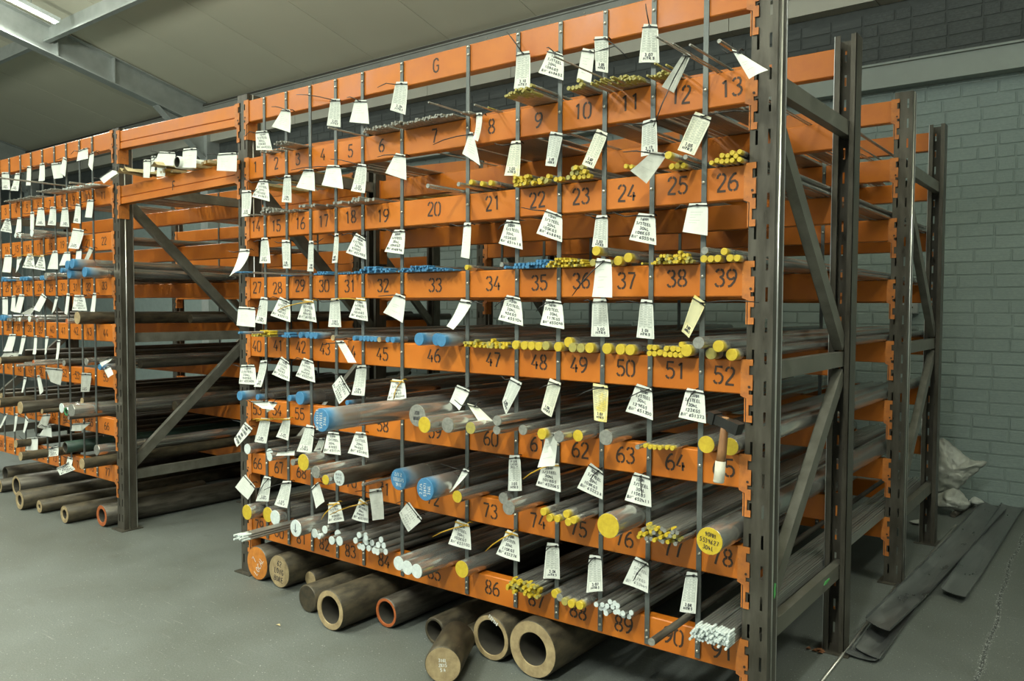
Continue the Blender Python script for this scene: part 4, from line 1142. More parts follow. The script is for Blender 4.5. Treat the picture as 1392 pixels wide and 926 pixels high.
# ------------------------------------------------------------------ paper tags tied to the strips, bars and uprights
# frame  TL TR BR BL (corner pixels)  type: w handwriting, p printed form, b blank back   options y=depth, c=curl, m=paper, t=tie colour, ty=tie from/to
TAGS = '''
a 105,225 170,222 195,325 110,325 w
a 245,108 288,112 298,235 200,203 b tail=190:97
a 500,55 550,55 552,205 480,195 p tail=320:33
a 625,62 690,62 705,188 602,178 b tail=585:47
a 840,-35 905,-35 895,140 815,115 p
a 1262,130 1295,128 1297,285 1272,270 b c=.02
a 1226,228 1246,232 1292,408 1198,345 b tail=1038:295
d 140,235 200,227 207,398 135,402 p tail=95:145
d 283,222 350,245 357,365 245,330 w tail=275:215
d 435,215 490,225 475,385 412,355 b
d 488,165 552,163 555,330 500,320 p tail=640:262
d 708,108 775,110 783,283 690,283 p tail=720:18
d 893,235 927,240 848,418 793,390 b y=-.22 m=paper_grey tail=755:570
d 1105,220 1140,235 1273,322 1187,362 b y=-.15
a 125,480 170,482 185,595 92,570 w
a 32,535 85,535 85,670 40,675 p
a 255,457 290,455 297,600 245,597 p
a 362,423 412,425 422,540 323,520 b tail=330:440
a 480,402 548,405 575,530 462,510 b tail=290:430
a 640,395 688,400 688,552 615,540 p tail=500:372
a 840,338 893,350 898,482 787,445 b tail=745:360
d 115,635 160,632 155,793 87,790 p m=paper_yellow2
d 290,590 350,600 318,750 270,745 p
d 500,578 552,600 490,760 438,740 p m=paper_yellow2
d 705,545 768,530 775,690 700,705 p
d 750,680 820,690 730,828 657,770 b y=-.12 m=paper_grey
d 940,500 1020,530 940,700 865,675 p m=paper_yellow2 tail=1190:500
a 22,842 78,845 60,955 5,990 b c=.03
a 135,785 170,783 190,918 132,918 p
a 242,795 287,797 290,945 250,945 p
a 385,800 410,800 410,960 378,960 p
a 520,762 542,762 542,915 513,918 p
a 632,757 683,790 687,898 580,862 w
a 832,742 890,742 890,872 790,858 w
a 1198,705 1237,705 1232,895 1187,885 b
e 92,128 155,135 172,263 65,235 w tail=55:172
e 272,78 345,108 347,230 232,190 w
e 497,108 550,108 550,262 480,250 p
e 685,97 762,105 770,243 648,218 w
e 912,55 1000,53 1000,200 888,183 b
e 497,300 565,308 577,478 487,475 b y=-.125 tail=390:470
b 15,295 105,303 105,405 8,395 b
b 133,245 170,250 165,390 107,380 p
b 232,243 285,270 297,378 193,343 w
b 358,255 410,265 428,380 327,362 w ty tail=225:313
b 500,255 545,252 555,405 487,403 p
b 632,250 683,255 697,373 597,352 w ty tail=500:263
b 840,225 893,245 882,382 780,328 b
b 1180,255 1245,270 1175,418 1140,400 b c=.03 tail=1300:285
e 93,465 158,480 175,605 63,577 w tail=40:520
e 270,485 343,495 360,620 252,600 w tail=228:540
e 482,482 545,485 558,655 475,653 p
e 697,485 752,490 760,665 680,657 p
e 937,463 993,505 915,660 882,630 p m=paper_yellow tail=1230:500
b 28,602 103,602 112,707 20,700 w
b 130,580 168,577 155,717 117,715 p c=.02
b 240,555 283,590 293,688 202,650 w
b 357,563 410,585 420,695 318,660 w
b 553,652 608,745 550,808 513,710 w
b 637,605 687,603 685,763 617,757 p
b 820,675 885,685 905,780 803,790 w ty tail=828:785
b 1160,705 1232,738 1180,840 1130,795 b
b 1212,803 1270,820 1352,895 1275,893 b y=-.14 m=paper_yellow2
b 525,475 568,475 642,590 598,590 b y=-.12
b 75,793 170,790 213,838 150,830 b y=-.10
b 152,790 222,800 205,830 172,852 b y=-.07
f 112,40 167,70 97,210 80,150 p
f 287,45 343,70 297,222 250,190 p m=paper_yellow2 tail=242:95
f 480,68 553,82 548,245 492,235 p m=paper_yellow tail=412:130
f 678,70 748,95 757,235 635,195 w tail=630:148
f 903,90 983,105 993,250 870,222 w tail=905:170
c 50,50 93,90 15,183 0,140 w
c 133,30 185,35 165,165 103,155 p ty tail=90:42
c 252,35 288,30 285,150 222,130 p ty tail=110:48
c 372,65 415,75 405,215 327,207 p
c 440,138 470,138 462,205 420,205 p m=paper_grey
c 485,103 545,110 555,227 460,215 w
c 630,103 685,110 705,240 595,215 w
c 225,208 310,198 312,228 215,230 b y=-.10
c 1195,295 1228,310 1170,400 1150,415 b y=-.06 c=.03
f 275,298 325,288 318,440 240,447 b y=-.10
f 105,393 155,393 167,552 105,552 q
f 255,430 332,430 343,558 232,527 w ty tail=170:500
f 470,425 530,470 527,592 413,540 w tail=470:515
f 667,468 740,490 747,627 627,595 w tail=705:575
c 50,325 107,395 67,460 0,395 b
c 150,335 187,345 177,470 110,468 p tail=120:440
c 247,362 295,362 280,503 213,485 p tail=150:410
c 397,400 437,365 470,470 425,507 b
c 487,475 548,475 575,570 490,585 w ty tail=450:565
c 655,450 695,480 700,582 612,560 w ty tail=495:540
c 697,408 768,400 787,560 727,568 b y=-.15 m=paper_grey
c 908,468 983,565 908,630 860,530 v
c 1160,563 1227,590 1243,722 1123,690 w ty tail=1035:655
g 97,243 148,265 158,387 52,352 w ty tail=0:342
g 275,303 330,310 335,468 260,465 p tail=272:340
g 465,358 520,365 530,520 457,527 p tail=460:410
g 673,365 735,400 733,530 620,485 v tail=665:475
g 903,433 955,440 945,623 873,613 p
i 8,298 48,298 60,395 15,395 p
i 85,303 108,303 107,402 65,400 p
i 148,265 170,265 172,372 147,372 b
i 217,250 243,247 252,345 218,348 b
i 278,250 335,245 345,328 295,335 b
i 345,212 365,225 362,325 330,300 b
i 428,180 480,163 485,225 422,240 b
i 490,200 515,185 508,292 485,258 b
i 540,330 610,285 660,300 575,362 b y=-.10
i 622,290 655,300 645,330 608,360 b y=-.08 m=paper_grey
i 785,230 825,230 820,330 785,328 b
i 828,210 855,210 850,298 825,298 b y=-.02
i 870,185 962,190 955,265 845,260 b y=-.06
i 860,262 910,260 905,322 860,322 b y=-.035
i 1000,170 1078,165 1075,275 998,275 b y=-.06
i 1190,195 1297,190 1298,295 1190,290 b y=-.06
i 30,552 55,555 68,632 5,620 w
i 95,545 115,545 122,625 88,635 b
i 165,515 187,515 187,615 167,615 b
i 207,492 240,492 250,592 197,590 p
i 275,487 305,487 312,590 267,588 p
i 340,492 372,492 380,598 330,595 p
i 415,470 440,475 445,580 405,575 p
i 478,448 513,448 505,548 467,545 b
i 398,603 462,615 440,720 382,715 p
i 25,750 65,750 65,848 18,845 b
i 92,762 120,762 115,800 95,850 b
i 150,745 180,745 197,828 128,820 w ty
i 220,752 240,752 257,838 193,828 w ty
i 288,728 315,728 320,830 262,828 b
i 352,735 385,735 385,808 325,810 b
i 418,725 447,720 445,778 415,775 b
i 490,705 512,715 490,780 468,778 b m=paper_grey
j 12,258 42,258 47,355 18,350 b
j 65,250 85,250 85,340 62,330 b
j 105,240 135,245 118,345 82,340 b
j 230,233 257,258 222,338 187,325 b
j 185,308 195,315 170,355 115,350 b m=paper_grey
j 303,255 320,255 300,330 283,350 b
j 365,235 383,240 373,355 357,345 b
j 405,245 460,247 482,332 400,330 w
j 508,235 527,235 522,348 497,345 b
j 50,460 88,460 75,555 27,555 b
j 120,468 143,468 125,570 107,570 b
j 187,468 202,468 205,570 187,570 b
j 248,470 267,475 255,545 245,575 b
j 313,492 330,492 325,598 312,598 b
j 25,556 105,556 100,587 10,587 b m=paper_grey
j 0,590 72,588 75,600 0,608 b y=-.10
j 130,695 147,697 130,780 123,780 b
j 200,685 218,685 240,765 220,792 b
j 245,640 345,650 335,740 280,720 b m=paper_grey y=-.10
j 445,670 502,675 492,775 445,775 p m=paper_grey
j 565,650 600,633 628,680 598,700 b y=-.10
j 540,610 620,588 600,612 560,640 b y=-.08
k 30,170 42,170 10,250 0,250 b
k 82,170 98,170 90,268 80,268 b
k 140,180 157,205 138,285 133,270 b
k 235,175 280,172 255,255 207,245 b m=paper_grey
k 250,235 280,240 285,300 215,290 b
k 143,305 207,298 210,370 148,373 b
k 395,225 500,218 450,265 395,265 b m=paper_grey y=-.12
k 262,360 320,348 322,400 262,407 w y=-.14
k 305,470 375,440 420,475 335,507 w y=-.12
k 370,405 400,415 395,465 365,460 b y=-.1
'''
# what the legible handwritten tags say, in the order in which they stand above
SIZES = ['10MM', '12MM', '16MM', '20MM', '25MM', '30MM']
KGS = iter(['35KGS', '108KGS', '103KGS', '97KGS', '104KGS', '103KGS', '105KGS', '108KGS', '96KGS', '99KGS', '101KGS', '95KGS', '117KGS', '88KGS', '92KGS', '94KGS', '107KGS', '110KGS', '129KGS', '123KGS'] + ['%dKGS' % (80+7*k % 40) for k in range(60)])
BNS = iter(['648203', '648652', '648651', '653952', '648896', '651418', '648895', '655598', '655573', '655515', '646217', '655104', '655098', '650808', '655242', '652240', '653347', '650340'] + ['65%04d' % (1200+173*k % 8000) for k in range(60)])
MT = iter(['3.05', '3.04', '3.10', '3.05', '3.07', '3.03', '3.06', '3.03', '3.03', '3.10', '3.07', '3.12', '3.05', '3.07', '3.05', '3.07', '3.07', '3.02', '3.06', '3.015', '3.05'] + ['3.0%d' % (k % 9+1) for k in range(60)])
paint('paper_yellow2', (0.76, 0.76, 0.62), (0.72, 0.62, 0.22), rough=0.8, scale=9, spread=(0.36, 0.46))
def tag_surface(c3, curl, bow):
    tl, tr, br, bl = [np.array(p) for p in c3]
    nrm = np.cross(tr-tl, bl-tl); nrm = nrm/np.linalg.norm(nrm)
    if nrm[1] > 0: nrm = -nrm
    def S(u, v, off=0.0):
        p = tl*(1-u)*(1-v)+tr*u*(1-v)+br*u*v+bl*(1-u)*v
        q = bow*math.sin(PI*u)*(0.4+0.6*v) + curl*(v**2)
        return p + nrm*(q+off)
    return S
tr_ = random.Random(21); tag_rows = []
for ln in TAGS.strip().splitlines():
    t = ln.split(); fr = t[0]; q4 = [tuple(float(v) for v in p.split(',')) for p in t[1:5]]; typ = t[5]
    op = dict(o.split('=') for o in t[6:] if '=' in o); yel = 'ty' in t[6:]
    tag_rows.append((fr, q4, typ, op, yel))
tinfo = []
for fr, q4, typ, op, yel in tag_rows:
    y0 = float(op.get('y', -.028)); curl = float(op.get('c', 0))*1.0 + tr_.uniform(.0, .012); bow = tr_.choice([-1, 1, 1])*tr_.uniform(.002, .007)
    c3 = [onY(*fpx(fr, *p), y0+tr_.uniform(-.004, .003)) for p in q4]
    ctr = sum(c3)/4
    if 'tail' in op: op['tail3'] = onY(*fpx(fr, *[float(v) for v in op['tail'].split(':')]), min(y0, -.03)-.012)
    tinfo.append((ctr, c3, typ, op, yel, curl, bow, y0))
def opening(z, x):
    for l in range(8):
        if z > ztop(x, l)-.05: return l
    return 8
seen_rows = {}
for i, (ctr, c3, typ, op, yel, curl, bow, y0) in enumerate(tinfo):
    x, z = ctr[0], ctr[2]; l = opening(z+.01, x)
    bay = 'left' if x < XL1+.05 else ('tunnel' if x < XT1 else ('upright' if x < XM0-.01 else 'main'))
    seen_rows.setdefault((l, bay), []).append(i)
tlabel = {}
PAPW = {'paper': 'white', 'paper_yellow': 'yellow-stained', 'paper_yellow2': 'yellowed', 'paper_grey': 'dirty grey'}
TYPW = {'w': 'handwritten', 'v': 'faintly written', 'p': 'printed', 'q': 'printed', 'b': 'blank-looking'}
for (l, bay), ids in seen_rows.items():
    ids.sort(key=lambda i: tinfo[i][0][0]); sub = {}
    for i in ids:
        x = tinfo[i][0][0]
        if bay in ('main', 'left'): loc = 'above '+numtext(cell_number(x, l)) if 0 < l < 8 else ('below the lowest beam' if l == 8 else 'over the top beam')
        elif bay == 'upright': loc = 'on the upright left of '+numtext((l-1)*13+1) if 0 < l < 8 else 'on the upright foot'
        else: loc = 'at the beam lettered F'
        if bay == 'left': loc += ' in left bay'
        sub.setdefault(loc, []).append(i)
    for loc, lst in sub.items():
        for k, i in enumerate(lst):
            typ, op = tinfo[i][2], tinfo[i][3]
            lab = '%s %s paper tag %s %s' % (PAPW[op.get('m', 'paper')], TYPW[typ], 'hanging' if float(op.get('y', -.028)) > -.05 else 'tied to bars', loc)
            if len(lst) > 1: lab += ', %s from left' % ORD[k+1]
            tlabel[i] = lab
for i, (ctr, c3, typ, op, yel, curl, bow, y0) in enumerate(tinfo):
    top = (c3[0]+c3[1])/2; base = Vector(top)
    S = tag_surface([p-top for p in c3], curl, bow)
    # a punched paper sheet
    b = MB(); NU, NV = 5, 6; vs = []
    for a in range(NV+1):
        for k in range(NU+1):
            u, v = k/NU, a/NV
            # the corners beside the punched hole are clipped
            if a == 0 and k in (0, NU): u = .06 if k == 0 else .94
            vs.append(tuple(S(u, v)))
    b.add(vs, [(a*(NU+1)+k, a*(NU+1)+k+1, (a+1)*(NU+1)+k+1, (a+1)*(NU+1)+k) for a in range(NV) for k in range(NU)], 0, True)
    o = obj('paper_tag', b, op.get('m', 'paper'), None, base)
    tag(o, tlabel[i], 'tag', 'paper tags on the racking')
    wid = np.linalg.norm(c3[1]-c3[0]); hei = np.linalg.norm(c3[3]-c3[0]); widb = np.linalg.norm(c3[2]-c3[3])
    far = ctr[0] < XL1+.3
    q = MB()
    def mapw(u, v): return tuple(S(u, v, .0012))
    def put(text, u0, u1, vc, vh, wd, font=HAND, slant=0.0, jit=.35):
        st, W = strokes2d(text, font, jit=jit, r=tr_)
        if W <= 0: return
        for pl in st: ribbon(q, [mapw(u0+(u1-u0)*a/W, vc-(c_-3)/6*vh-slant*(a/W-.5)) for a, c_ in pl], wd, (0, -1, 0))
    if typ in 'wv':
        lines = [SIZES[i % 6], 'S/STEEL', '304L', next(KGS), "BN' "+next(BNS)]
        wd = .0023 if not far else .0028
        if typ == 'v': wd = .0011
        for k, tx in enumerate(lines):
            f = min(1, len(tx)/8.5); uc = .5 + tr_.uniform(-.06, .06)
            put(tx, max(.06, uc-.44*f), min(.95, uc+.44*f), .20+.16*k, .095, wd, slant=tr_.uniform(-.02, .03))
    elif typ in 'pq':
        for k in range(9):
            v = .16+.065*k
            if typ == 'q' and k in (0, 1, 2): continue
            pts = [mapw(.1, v), mapw(.5, v), mapw(.9, v)]; ribbon(q, pts, .0007, (0, -1, 0), 1)
            if not far:
                for s0 in range(3): ribbon(q, [mapw(.12+.27*s0, v+.03), mapw(.12+.27*s0+tr_.uniform(.1, .24), v+.03)], .0013, (0, -1, 0), 1)
        for a, c_ in (((.1, .14), (.1, .97)), ((.9, .14), (.9, .97)), ((.1, .97), (.9, .97))): ribbon(q, [mapw(*a), mapw(*c_)], .0007, (0, -1, 0), 1)
        if typ == 'q':
            for k, tx in enumerate(('FOR', 'LASER', 'ONLY')): put(tx, .2, .8, .18+.075*k, .05, .0018)
        tx = next(MT); wd = .0026 if not far else .003
        put(tx, .30, .72, .80, .07, wd); put('MTRS', .24, .80, .895, .06, wd)
    elif typ == 'b' and not far:
        for k in range(6):
            if tr_.random() < .7: ribbon(q, [mapw(.2, .3+.09*k), mapw(.2+tr_.uniform(.2, .6), .3+.09*k-.02)], .0006, (0, -1, 0), 1)
    if q.v: obj('writing', q, ['ink', 'form_ink'], o)
    # cable tie: loop through the hole and round the strip, with a loose tail
    q = MB(); hu = tr_.choice([.5, .7, .8]); hole = Vector(S(hu, .07, .003)); tc_ = 'tie_yellow' if yel else 'tie_black'; rad = (.0027 if yel else .0022) if not far else .0022
    hang = y0 > -.05
    back = Vector((hole.x+.004, -y0+.004 if hang else hole.y+.03, hole.z+(.004 if hang else .012)))
    loop = [hole]+[hole.lerp(back, f)+Vector((0, 0, math.sin(PI*f)*.008)) for f in (.33, .66)]+[back]
    q.tube(loop, rad, 5)
    left = Vector(S(.0, .10, .004)); q.tube([Vector(S(1.0, .08, .003)), hole, left], rad, 5)
    ln_ = tr_.uniform(.03, .11) if not yel else .15
    dirx = -1 if tr_.random() < .8 else 1
    st0 = left if dirx < 0 else Vector(S(1.0, .08, .003))
    if 'tail3' in op:
        e_ = Vector(op['tail3'])-base; st0 = hole; dv = e_-st0
        q.tube([st0, st0+dv*.35+Vector((0, -.006, .006)), st0+dv*.7+Vector((0, -.006, .006)), e_], [rad, rad, rad, rad*.7], 5)
    else: q.tube([st0, st0+Vector((dirx*ln_*.5, -.004, tr_.uniform(-.004, .012))), st0+Vector((dirx*ln_, -.010, tr_.uniform(-.012, .02) if not yel else -.022))], [rad, rad, rad*.7], 5)
    q.box(hole.x-.0035, hole.x+.0035, hole.y-.005, hole.y+.001, hole.z-.0035, hole.z+.0035)
    obj('cable_tie', q, tc_, o)
    if i in (35, 49): pass

# loose long tie tails seen against the beams
# ------------------------------------------------------------------ brass bars and a wrapped tube on the tunnel beam
tz = lambda x: ztop(x, 1)
for k, (px, r, L, mt_) in enumerate([(215, .011, 2.6, 'brass'), (221, .009, 2.4, 'brass'), (227, .013, 2.6, 'brass'), (233, .010, 2.6, 'paper_brown'), (262, .010, 2.5, 'brass'), (268, .012, 2.6, 'paper_brown'), (275, .010, 2.4, 'brass'), (281, .012, 2.7, 'brass'), (288, .010, 2.6, 'paper_brown'), (296, .011, 2.6, 'brass'), (304, .009, 2.6, 'brass'), (312, .009, 2.6, 'brass')]):
    P = onY(px, 225, -.03); b = MB(); b.box(-r, r, 0, L, -r*.8, r*.8); e = MB(); e.box(-r*.9, r*.9, -.001, .0005, -r*.7, r*.7)
    o = obj('flat_bar', b, mt_, None, (P[0], -.03-.01*(k % 3), tz(P[0])+r*.8+.0006)); obj('cut_end', e, 'tan_end', o)
    tag(o, 'square %s bar on the beam lettered F, %s from the left upright' % ('brass' if mt_ == 'brass' else 'paper-wrapped', ORD[k+1]), 'bar', 'brass bars on the beam lettered F')
P = onY(247, 204, -.05); bm_, em_ = tube_mesh(.034, .029, 1.6, 'paper', 'paper_grey', 24)
o = link('wrapped_tube', bm_, None, (P[0], -.08, tz(P[0])+.0345)); link('cut_end', em_, o); tag(o, 'white wrapped hollow tube lying on the beam lettered F behind a white tag', 'tube')
for k, (px, py) in enumerate(((225, 200), (185, 226), (178, 229))):
    P = onY(px, py, -.05); b = MB(); w_, l_ = .075, .22
    n = 6
    vs = []
    for a in range(5):
        for c_ in range(n+1):
            u = c_/n-.5; vs.append((u*w_, -.06+a*l_/4, .022-abs(u)*.05+rnd.uniform(-.004, .004)))
    b.add(vs, [(a*(n+1)+c_, a*(n+1)+c_+1, (a+1)*(n+1)+c_+1, (a+1)*(n+1)+c_) for a in range(4) for c_ in range(n)], 0, False)
    o = obj('brown_paper', b, 'paper_brown', None, (P[0], -.06, tz(P[0])+.03)); tag(o, 'folded sheet of brown paper lying %s' % ['over the bars by the wrapped tube', 'over rod ends right of the left upright', 'at the left upright on the beam lettered F'][k], 'paper')

# ------------------------------------------------------------------ hammer hung between two bars over number 65
hp = onY(660+1095/3.307, 500+245/3.307, -.10)
hz = ztop(-.07, 4)
t = empty('hammer', (float(hp[0]), -.13, float(hp[2])))
tag(t, 'club hammer with dark head and white-taped handle hung between two yellow-ended bars', 'hammer')
b = MB()
for (a, c_, w_, h_) in (((-.052, .012, .016), (-.030, .006, .010), .040, .038), ((-.030, .006, .010), (.020, -.004, -.004), .031, .030), ((.020, -.004, -.004), (.052, -.010, -.014), .038, .036)): b.bar(a, c_, w_, h_)
obj('head', b, 'hammer_head', t)
b = MB(); b.tube([(0, .0, .02), (-.002, -.004, -.03), (-.004, -.012, -.085), (-.006, -.018, -.12)], [.011, .0125, .0145, .0145], 12); obj('handle', b, 'wood', t)
b = MB(); b.tube([(-.006, -.018, -.118), (-.007, -.021, -.150), (-.009, -.024, -.182), (-.009, -.0245, -.186)], [.0162, .0165, .017, .014], 12); obj('grip_tape', b, 'grip_tape', t)

# ------------------------------------------------------------------ floor by the right-hand frame: sheets, rods, bag, rag, leaf
def sheet(name, label, A, Bv, Cv, Dv, lift0, lift1, z=0.004, lip=.012, lipside=(1, 1), N=14, bright=False):
    # folded steel sheet: A,B near end (left,right), C,D far end (right,left); the near end is sprung up by lift
    b = MB(); A, Bv, Cv, Dv = [Vector((p[0], p[1], 0)) for p in (A, Bv, Cv, Dv)]
    th = .0025; rows = []
    M_ = 6
    for a in range(N+1):
        f = a/N; l = A.lerp(Dv, f); r = Bv.lerp(Cv, f); row = []
        up = lift0*(1-f)**3 + lift1*f**3
        for c_ in range(M_+1):
            g = c_/M_; p = l.lerp(r, g)
            zz = z + up*(1 if True else 0) + .004*math.sin(7*f+3*g) + .004
            row.append((p.x, p.y, zz+.010*(2*g-1)**2))
        s = (r-l).normalized()
        if lipside[0]: row.insert(0, (l.x-s.x*.003, l.y, row[0][2]+lip))
        if lipside[1]: row.append((r.x+s.x*.003, r.y, row[-1][2]+lip))
        rows.append(row)
    k = len(rows[0]); vs = [p for row in rows for p in row]; n = len(vs)
    vs2 = [(x, y, zz-th) for x, y, zz in vs]
    fs = [(a*k+c_, a*k+c_+1, (a+1)*k+c_+1, (a+1)*k+c_) for a in range(N) for c_ in range(k-1)]
    mi_ = len(b.m)
    b.add(vs+vs2, fs+[tuple(n+i for i in f[::-1]) for f in fs]+[(c_, n+c_, n+c_+1, c_+1) for c_ in range(k-1)]+[(N*k+c_, N*k+c_+1, n+N*k+c_+1, n+N*k+c_) for c_ in range(k-1)]
          +[(a*k, (a+1)*k, n+(a+1)*k, n+a*k) for a in range(N)]+[(a*k+k-1, n+a*k+k-1, n+(a+1)*k+k-1, (a+1)*k+k-1) for a in range(N)], 0, False)
    if bright:
        nf = N*(k-1)
        for a in range(N): b.m[a*(k-1)+k-2] = 1
    o = obj(name, b, ['sheet_steel', 'galv']); tag(o, label, 'metal sheet'); return o
g = lambda px, py, z=0.0: onZ(px, py, z)[:2]
sheet('steel_sheet', 'long dark steel sheet with its near end sprung up off the floor', g(1177, 850, .05), g(1209, 866, .05), g(1367, 694, .02), g(1336, 682, .02), .05, .0, z=.012, bright=True)
sheet('steel_sheet', 'shorter dark steel sheet with a bright upturned edge beside the longer sheet', g(1280, 806, .02), g(1313, 817, .02), g(1392, 692, .005), g(1362, 688, .005), .022, .0, z=.004, bright=True)
sheet('steel_sheet', 'dark steel offcut lying flat beneath the sprung end of the long sheet', g(1163, 887), g(1196, 903), g(1262, 806), g(1225, 800), .008, .0, z=.0, lip=.006, N=6)
sheet('steel_sheet', 'narrow dark steel strip lying beside the foot of the rear upright', g(1150, 893), g(1190, 904), g(1200, 890), g(1160, 882), .004, .0, z=.0, lip=.005, N=4)
def rod_floor(label, a, c_, r, mt_='dark_steel', cat='rod', name='steel_rod', z0=None):
    A = Vector((*g(*a, r), r)); C = Vector((*g(*c_, r), r)); b = MB()
    if z0: A.z = C.z = z0+r
    b.tube([(0, 0, 0), tuple(C-A)], r, 10); o = obj(name, b, mt_, None, A); tag(o, label, cat); return o
rod_floor('long thin steel rod on the floor running past the upright foot to the sheets', (1105, 942), (1222, 792), .0065, 'rod_steel')
rod_floor('grey steel conduit lying on the floor along the left of the sheets', (1190, 840), (1300, 715), .010, 'rod_steel', 'conduit', 'conduit')
rod_floor('short dark tube with a pale rag on its end, near the wall', (1296, 700), (1322, 683), .020, 'dark_steel', 'tube', 'short_tube')
# crumpled sheeting bag against the rear upright
def crumple(name, label, outline, Y0, depth_, mt_, seed, amp, cat, sub=4):
    r = random.Random(seed); bm = bmesh.new()
    pts = [onY(px, py, Y0) for px, py in outline]; c_ = sum(pts)/len(pts)
    n = len(pts)
    fr = [bm.verts.new((p[0], p[1]+r.uniform(-.01, .01), max(p[2], .004))) for p in pts]
    cf = [bm.verts.new((c_[0]+(p[0]-c_[0])*.5, Y0-depth_*.6+r.uniform(-amp, amp), max(.01, c_[2]+(p[2]-c_[2])*.5))) for p in pts]
    cb = [bm.verts.new((c_[0]+(p[0]-c_[0])*.5, Y0+depth_*.5, max(.01, c_[2]+(p[2]-c_[2])*.5))) for p in pts]
    m1 = bm.verts.new((c_[0], Y0-depth_*.7, c_[2])); m2 = bm.verts.new((c_[0], Y0+depth_*.5, c_[2]))
    for k in range(n):
        j = (k+1) % n
        bm.faces.new((fr[k], fr[j], cf[j], cf[k])); bm.faces.new((cf[k], cf[j], m1)); bm.faces.new((fr[j], fr[k], cb[k], cb[j])); bm.faces.new((cb[j], cb[k], m2))
    bmesh.ops.recalc_face_normals(bm, faces=bm.faces)
    for _ in range(3): bmesh.ops.subdivide_edges(bm, edges=bm.edges, cuts=1, use_grid_fill=True)
    from mathutils import noise
    for v in bm.verts:
        p = v.co*16; d = noise.noise(p)*amp + abs(noise.noise(v.co*34))*amp*.7
        d += (abs(noise.noise(Vector((v.co.x*9+v.co.z*14, v.co.y*5, 2.3)))))*amp*1.1
        nn = v.normal; v.co += nn*d*.9
        v.co.z = max(v.co.z, .003); v.co.y = min(v.co.y, YB-.012)
    me = bpy.data.meshes.new(name); bm.to_mesh(me); bm.free(); me.materials.append(mat(mt_))
    me.polygons.foreach_set('use_smooth', [True]*len(me.polygons))
    o = link(name, me); tag(o, label, cat); return o
crumple('plastic_bag', 'crumpled dirty white plastic bag standing against the wall behind the last upright', [(1270, 600), (1282, 598), (1300, 612), (1318, 626), (1338, 629), (1330, 637), (1316, 650), (1300, 664), (1280, 672), (1268, 676), (1262, 640)], 3.85, .10, 'plastic_bag', 3, .022, 'bag')
crumple('plastic_sheeting', 'lower fold of pale plastic sheeting slumped on the floor under the bag', [(1258, 686), (1270, 674), (1288, 668), (1304, 666), (1312, 678), (1318, 686), (1312, 692), (1290, 689), (1270, 690)], 3.75, .12, 'plastic_bag', 5, .018, 'sheeting')
crumple('rag', 'pale rag lying on the far end of the dark tube by the wall', [(1318, 682), (1324, 676), (1336, 680), (1338, 684), (1328, 686)], 4.05, .05, 'rag', 8, .008, 'rag')
crumple('paper_scrap', 'pale curl of wrapping lying on the floor by the rear frame', [(1236, 709), (1250, 706), (1257, 709), (1254, 713), (1240, 712)], float(onZ(1246, 713)[1]), .05, 'rag', 9, .004, 'wrapping')
b = MB(); r = random.Random(5)
for k in range(7):
    x, y = r.uniform(-.03, .03), r.uniform(-.012, .012); b.add([(x-.012, y, .003), (x, y-.010, .012), (x+.013, y+.002, .004), (x+.002, y+.010, .014)], [(0, 1, 2), (0, 2, 3)])
P = onZ(1108, 886); tag(obj('leaf_litter', b, 'leaf', None, (P[0], P[1], 0)), 'small heap of brown leaf litter on the floor inside the right frame', 'leaves', None, 'stuff')
b = MB(); b.add([(-.016, 0, .002), (0, -.006, .007), (.016, .001, .003), (.002, .007, .009)], [(0, 1, 2), (0, 2, 3)])
P = onZ(378, 851); tag(obj('dry_leaf', b, 'paper_brown', None, (P[0], P[1], 0)), 'small dry pale leaf lying on the open floor left of the pipes', 'leaf')
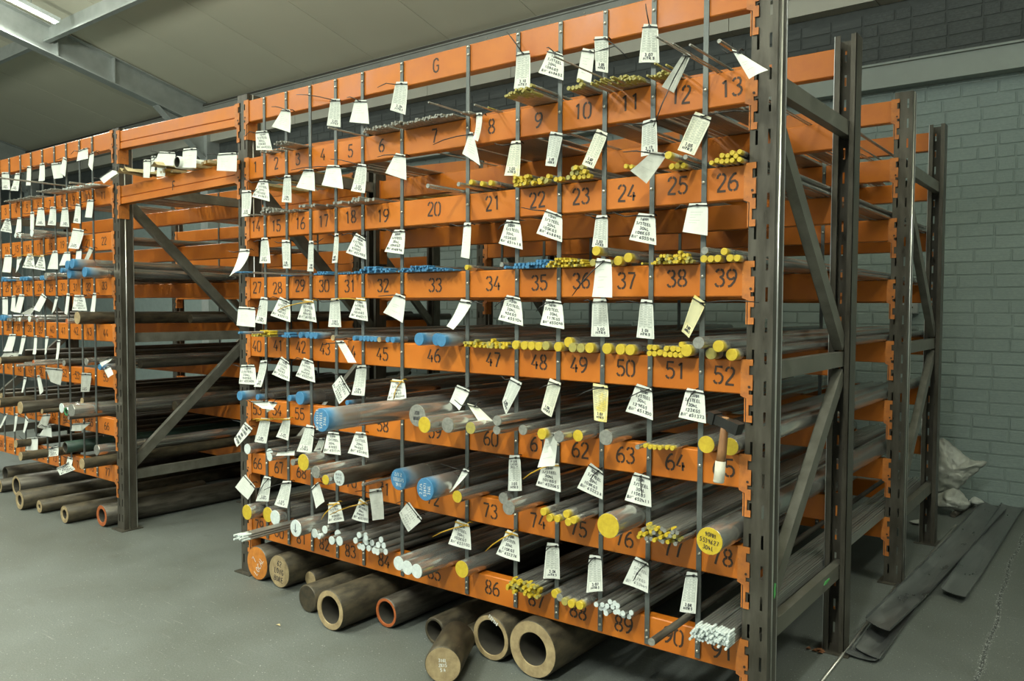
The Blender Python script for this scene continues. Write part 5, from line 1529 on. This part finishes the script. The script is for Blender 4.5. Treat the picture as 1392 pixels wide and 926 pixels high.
# worn floor joint with white dust: low ridge of flakes
b = MB(); r = random.Random(17)
A, C = onZ(1318, 940), onZ(1402, 694)
for k in range(1500):
    f = r.random(); p = A+(C-A)*f; wob = .012*math.sin(9*f)+.006*math.sin(31*f); s = r.uniform(.0008, .0038)*(1 if r.random() < .93 else 1.8); x = p[0]+wob+r.gauss(0, .0075); y = p[1]+r.uniform(-.01, .01)
    a0 = r.uniform(0, 6); b.add([(x+s*math.cos(a0+q_*2.1), y+s*math.sin(a0+q_*2.1)*1.4, .0012+.001*r.random()) for q_ in range(3)], [(0, 1, 2)])
for k in range(2600):
    x, y = r.uniform(-.1, 1.0), r.uniform(.5, 3.6); s = r.uniform(.0008, .003); a0 = r.uniform(0, 6)
    b.add([(x+s*math.cos(a0+q_*2.1), y+s*math.sin(a0+q_*2.1), .001) for q_ in range(3)], [(0, 1, 2)])
for k in range(2200):
    x, y = r.uniform(-4.5, -.6), r.uniform(-1.3, .0); s = r.uniform(.0008, .0034); a0 = r.uniform(0, 6)
    b.add([(x+s*math.cos(a0+q_*2.1), y+s*math.sin(a0+q_*2.1), .001) for q_ in range(3)], [(0, 1, 2)])
tag(obj('floor_dust', b, 'dust_white'), 'white paint dust and flakes scattered over the floor and its worn joint', 'dust', None, 'stuff')
b = MB(); pts = [tuple((A+(C-A)*f)+np.array([.012*math.sin(9*f)+.006*math.sin(31*f), 0, .0015])) for f in [k/40 for k in range(41)]]
ribbon(b, pts, .012, (0, 0, 1)); tag(obj('trim_20', b, 'mortar_dark'), kind='structure')
# switch box on the brick wall
P = onY(1239, 418, YB); b = MB(); b.bbox(-.055, .055, -.06, -.0085, -.05, .05, .004); t = obj('switch_box', b, 'switch_grey', None, (P[0], YB, P[2])); tag(t, 'grey isolator switch box fixed on the brick wall behind the right frames', 'switch')
b = MB(); b.box(-.006, .006, -.072, -.061, -.022, .022); b.box(-.022, .022, -.064, -.0605, -.006, .006); obj('switch_lever', b, 'stencil', t)
b = MB(); b.tube([(0, -.03, -.05), (0, -.03, -.16)], .010, 8); b.tube([(0, -.03, -.052), (0, -.03, -.08)], .016, 8); obj('conduit_stub', b, 'switch_grey', t)
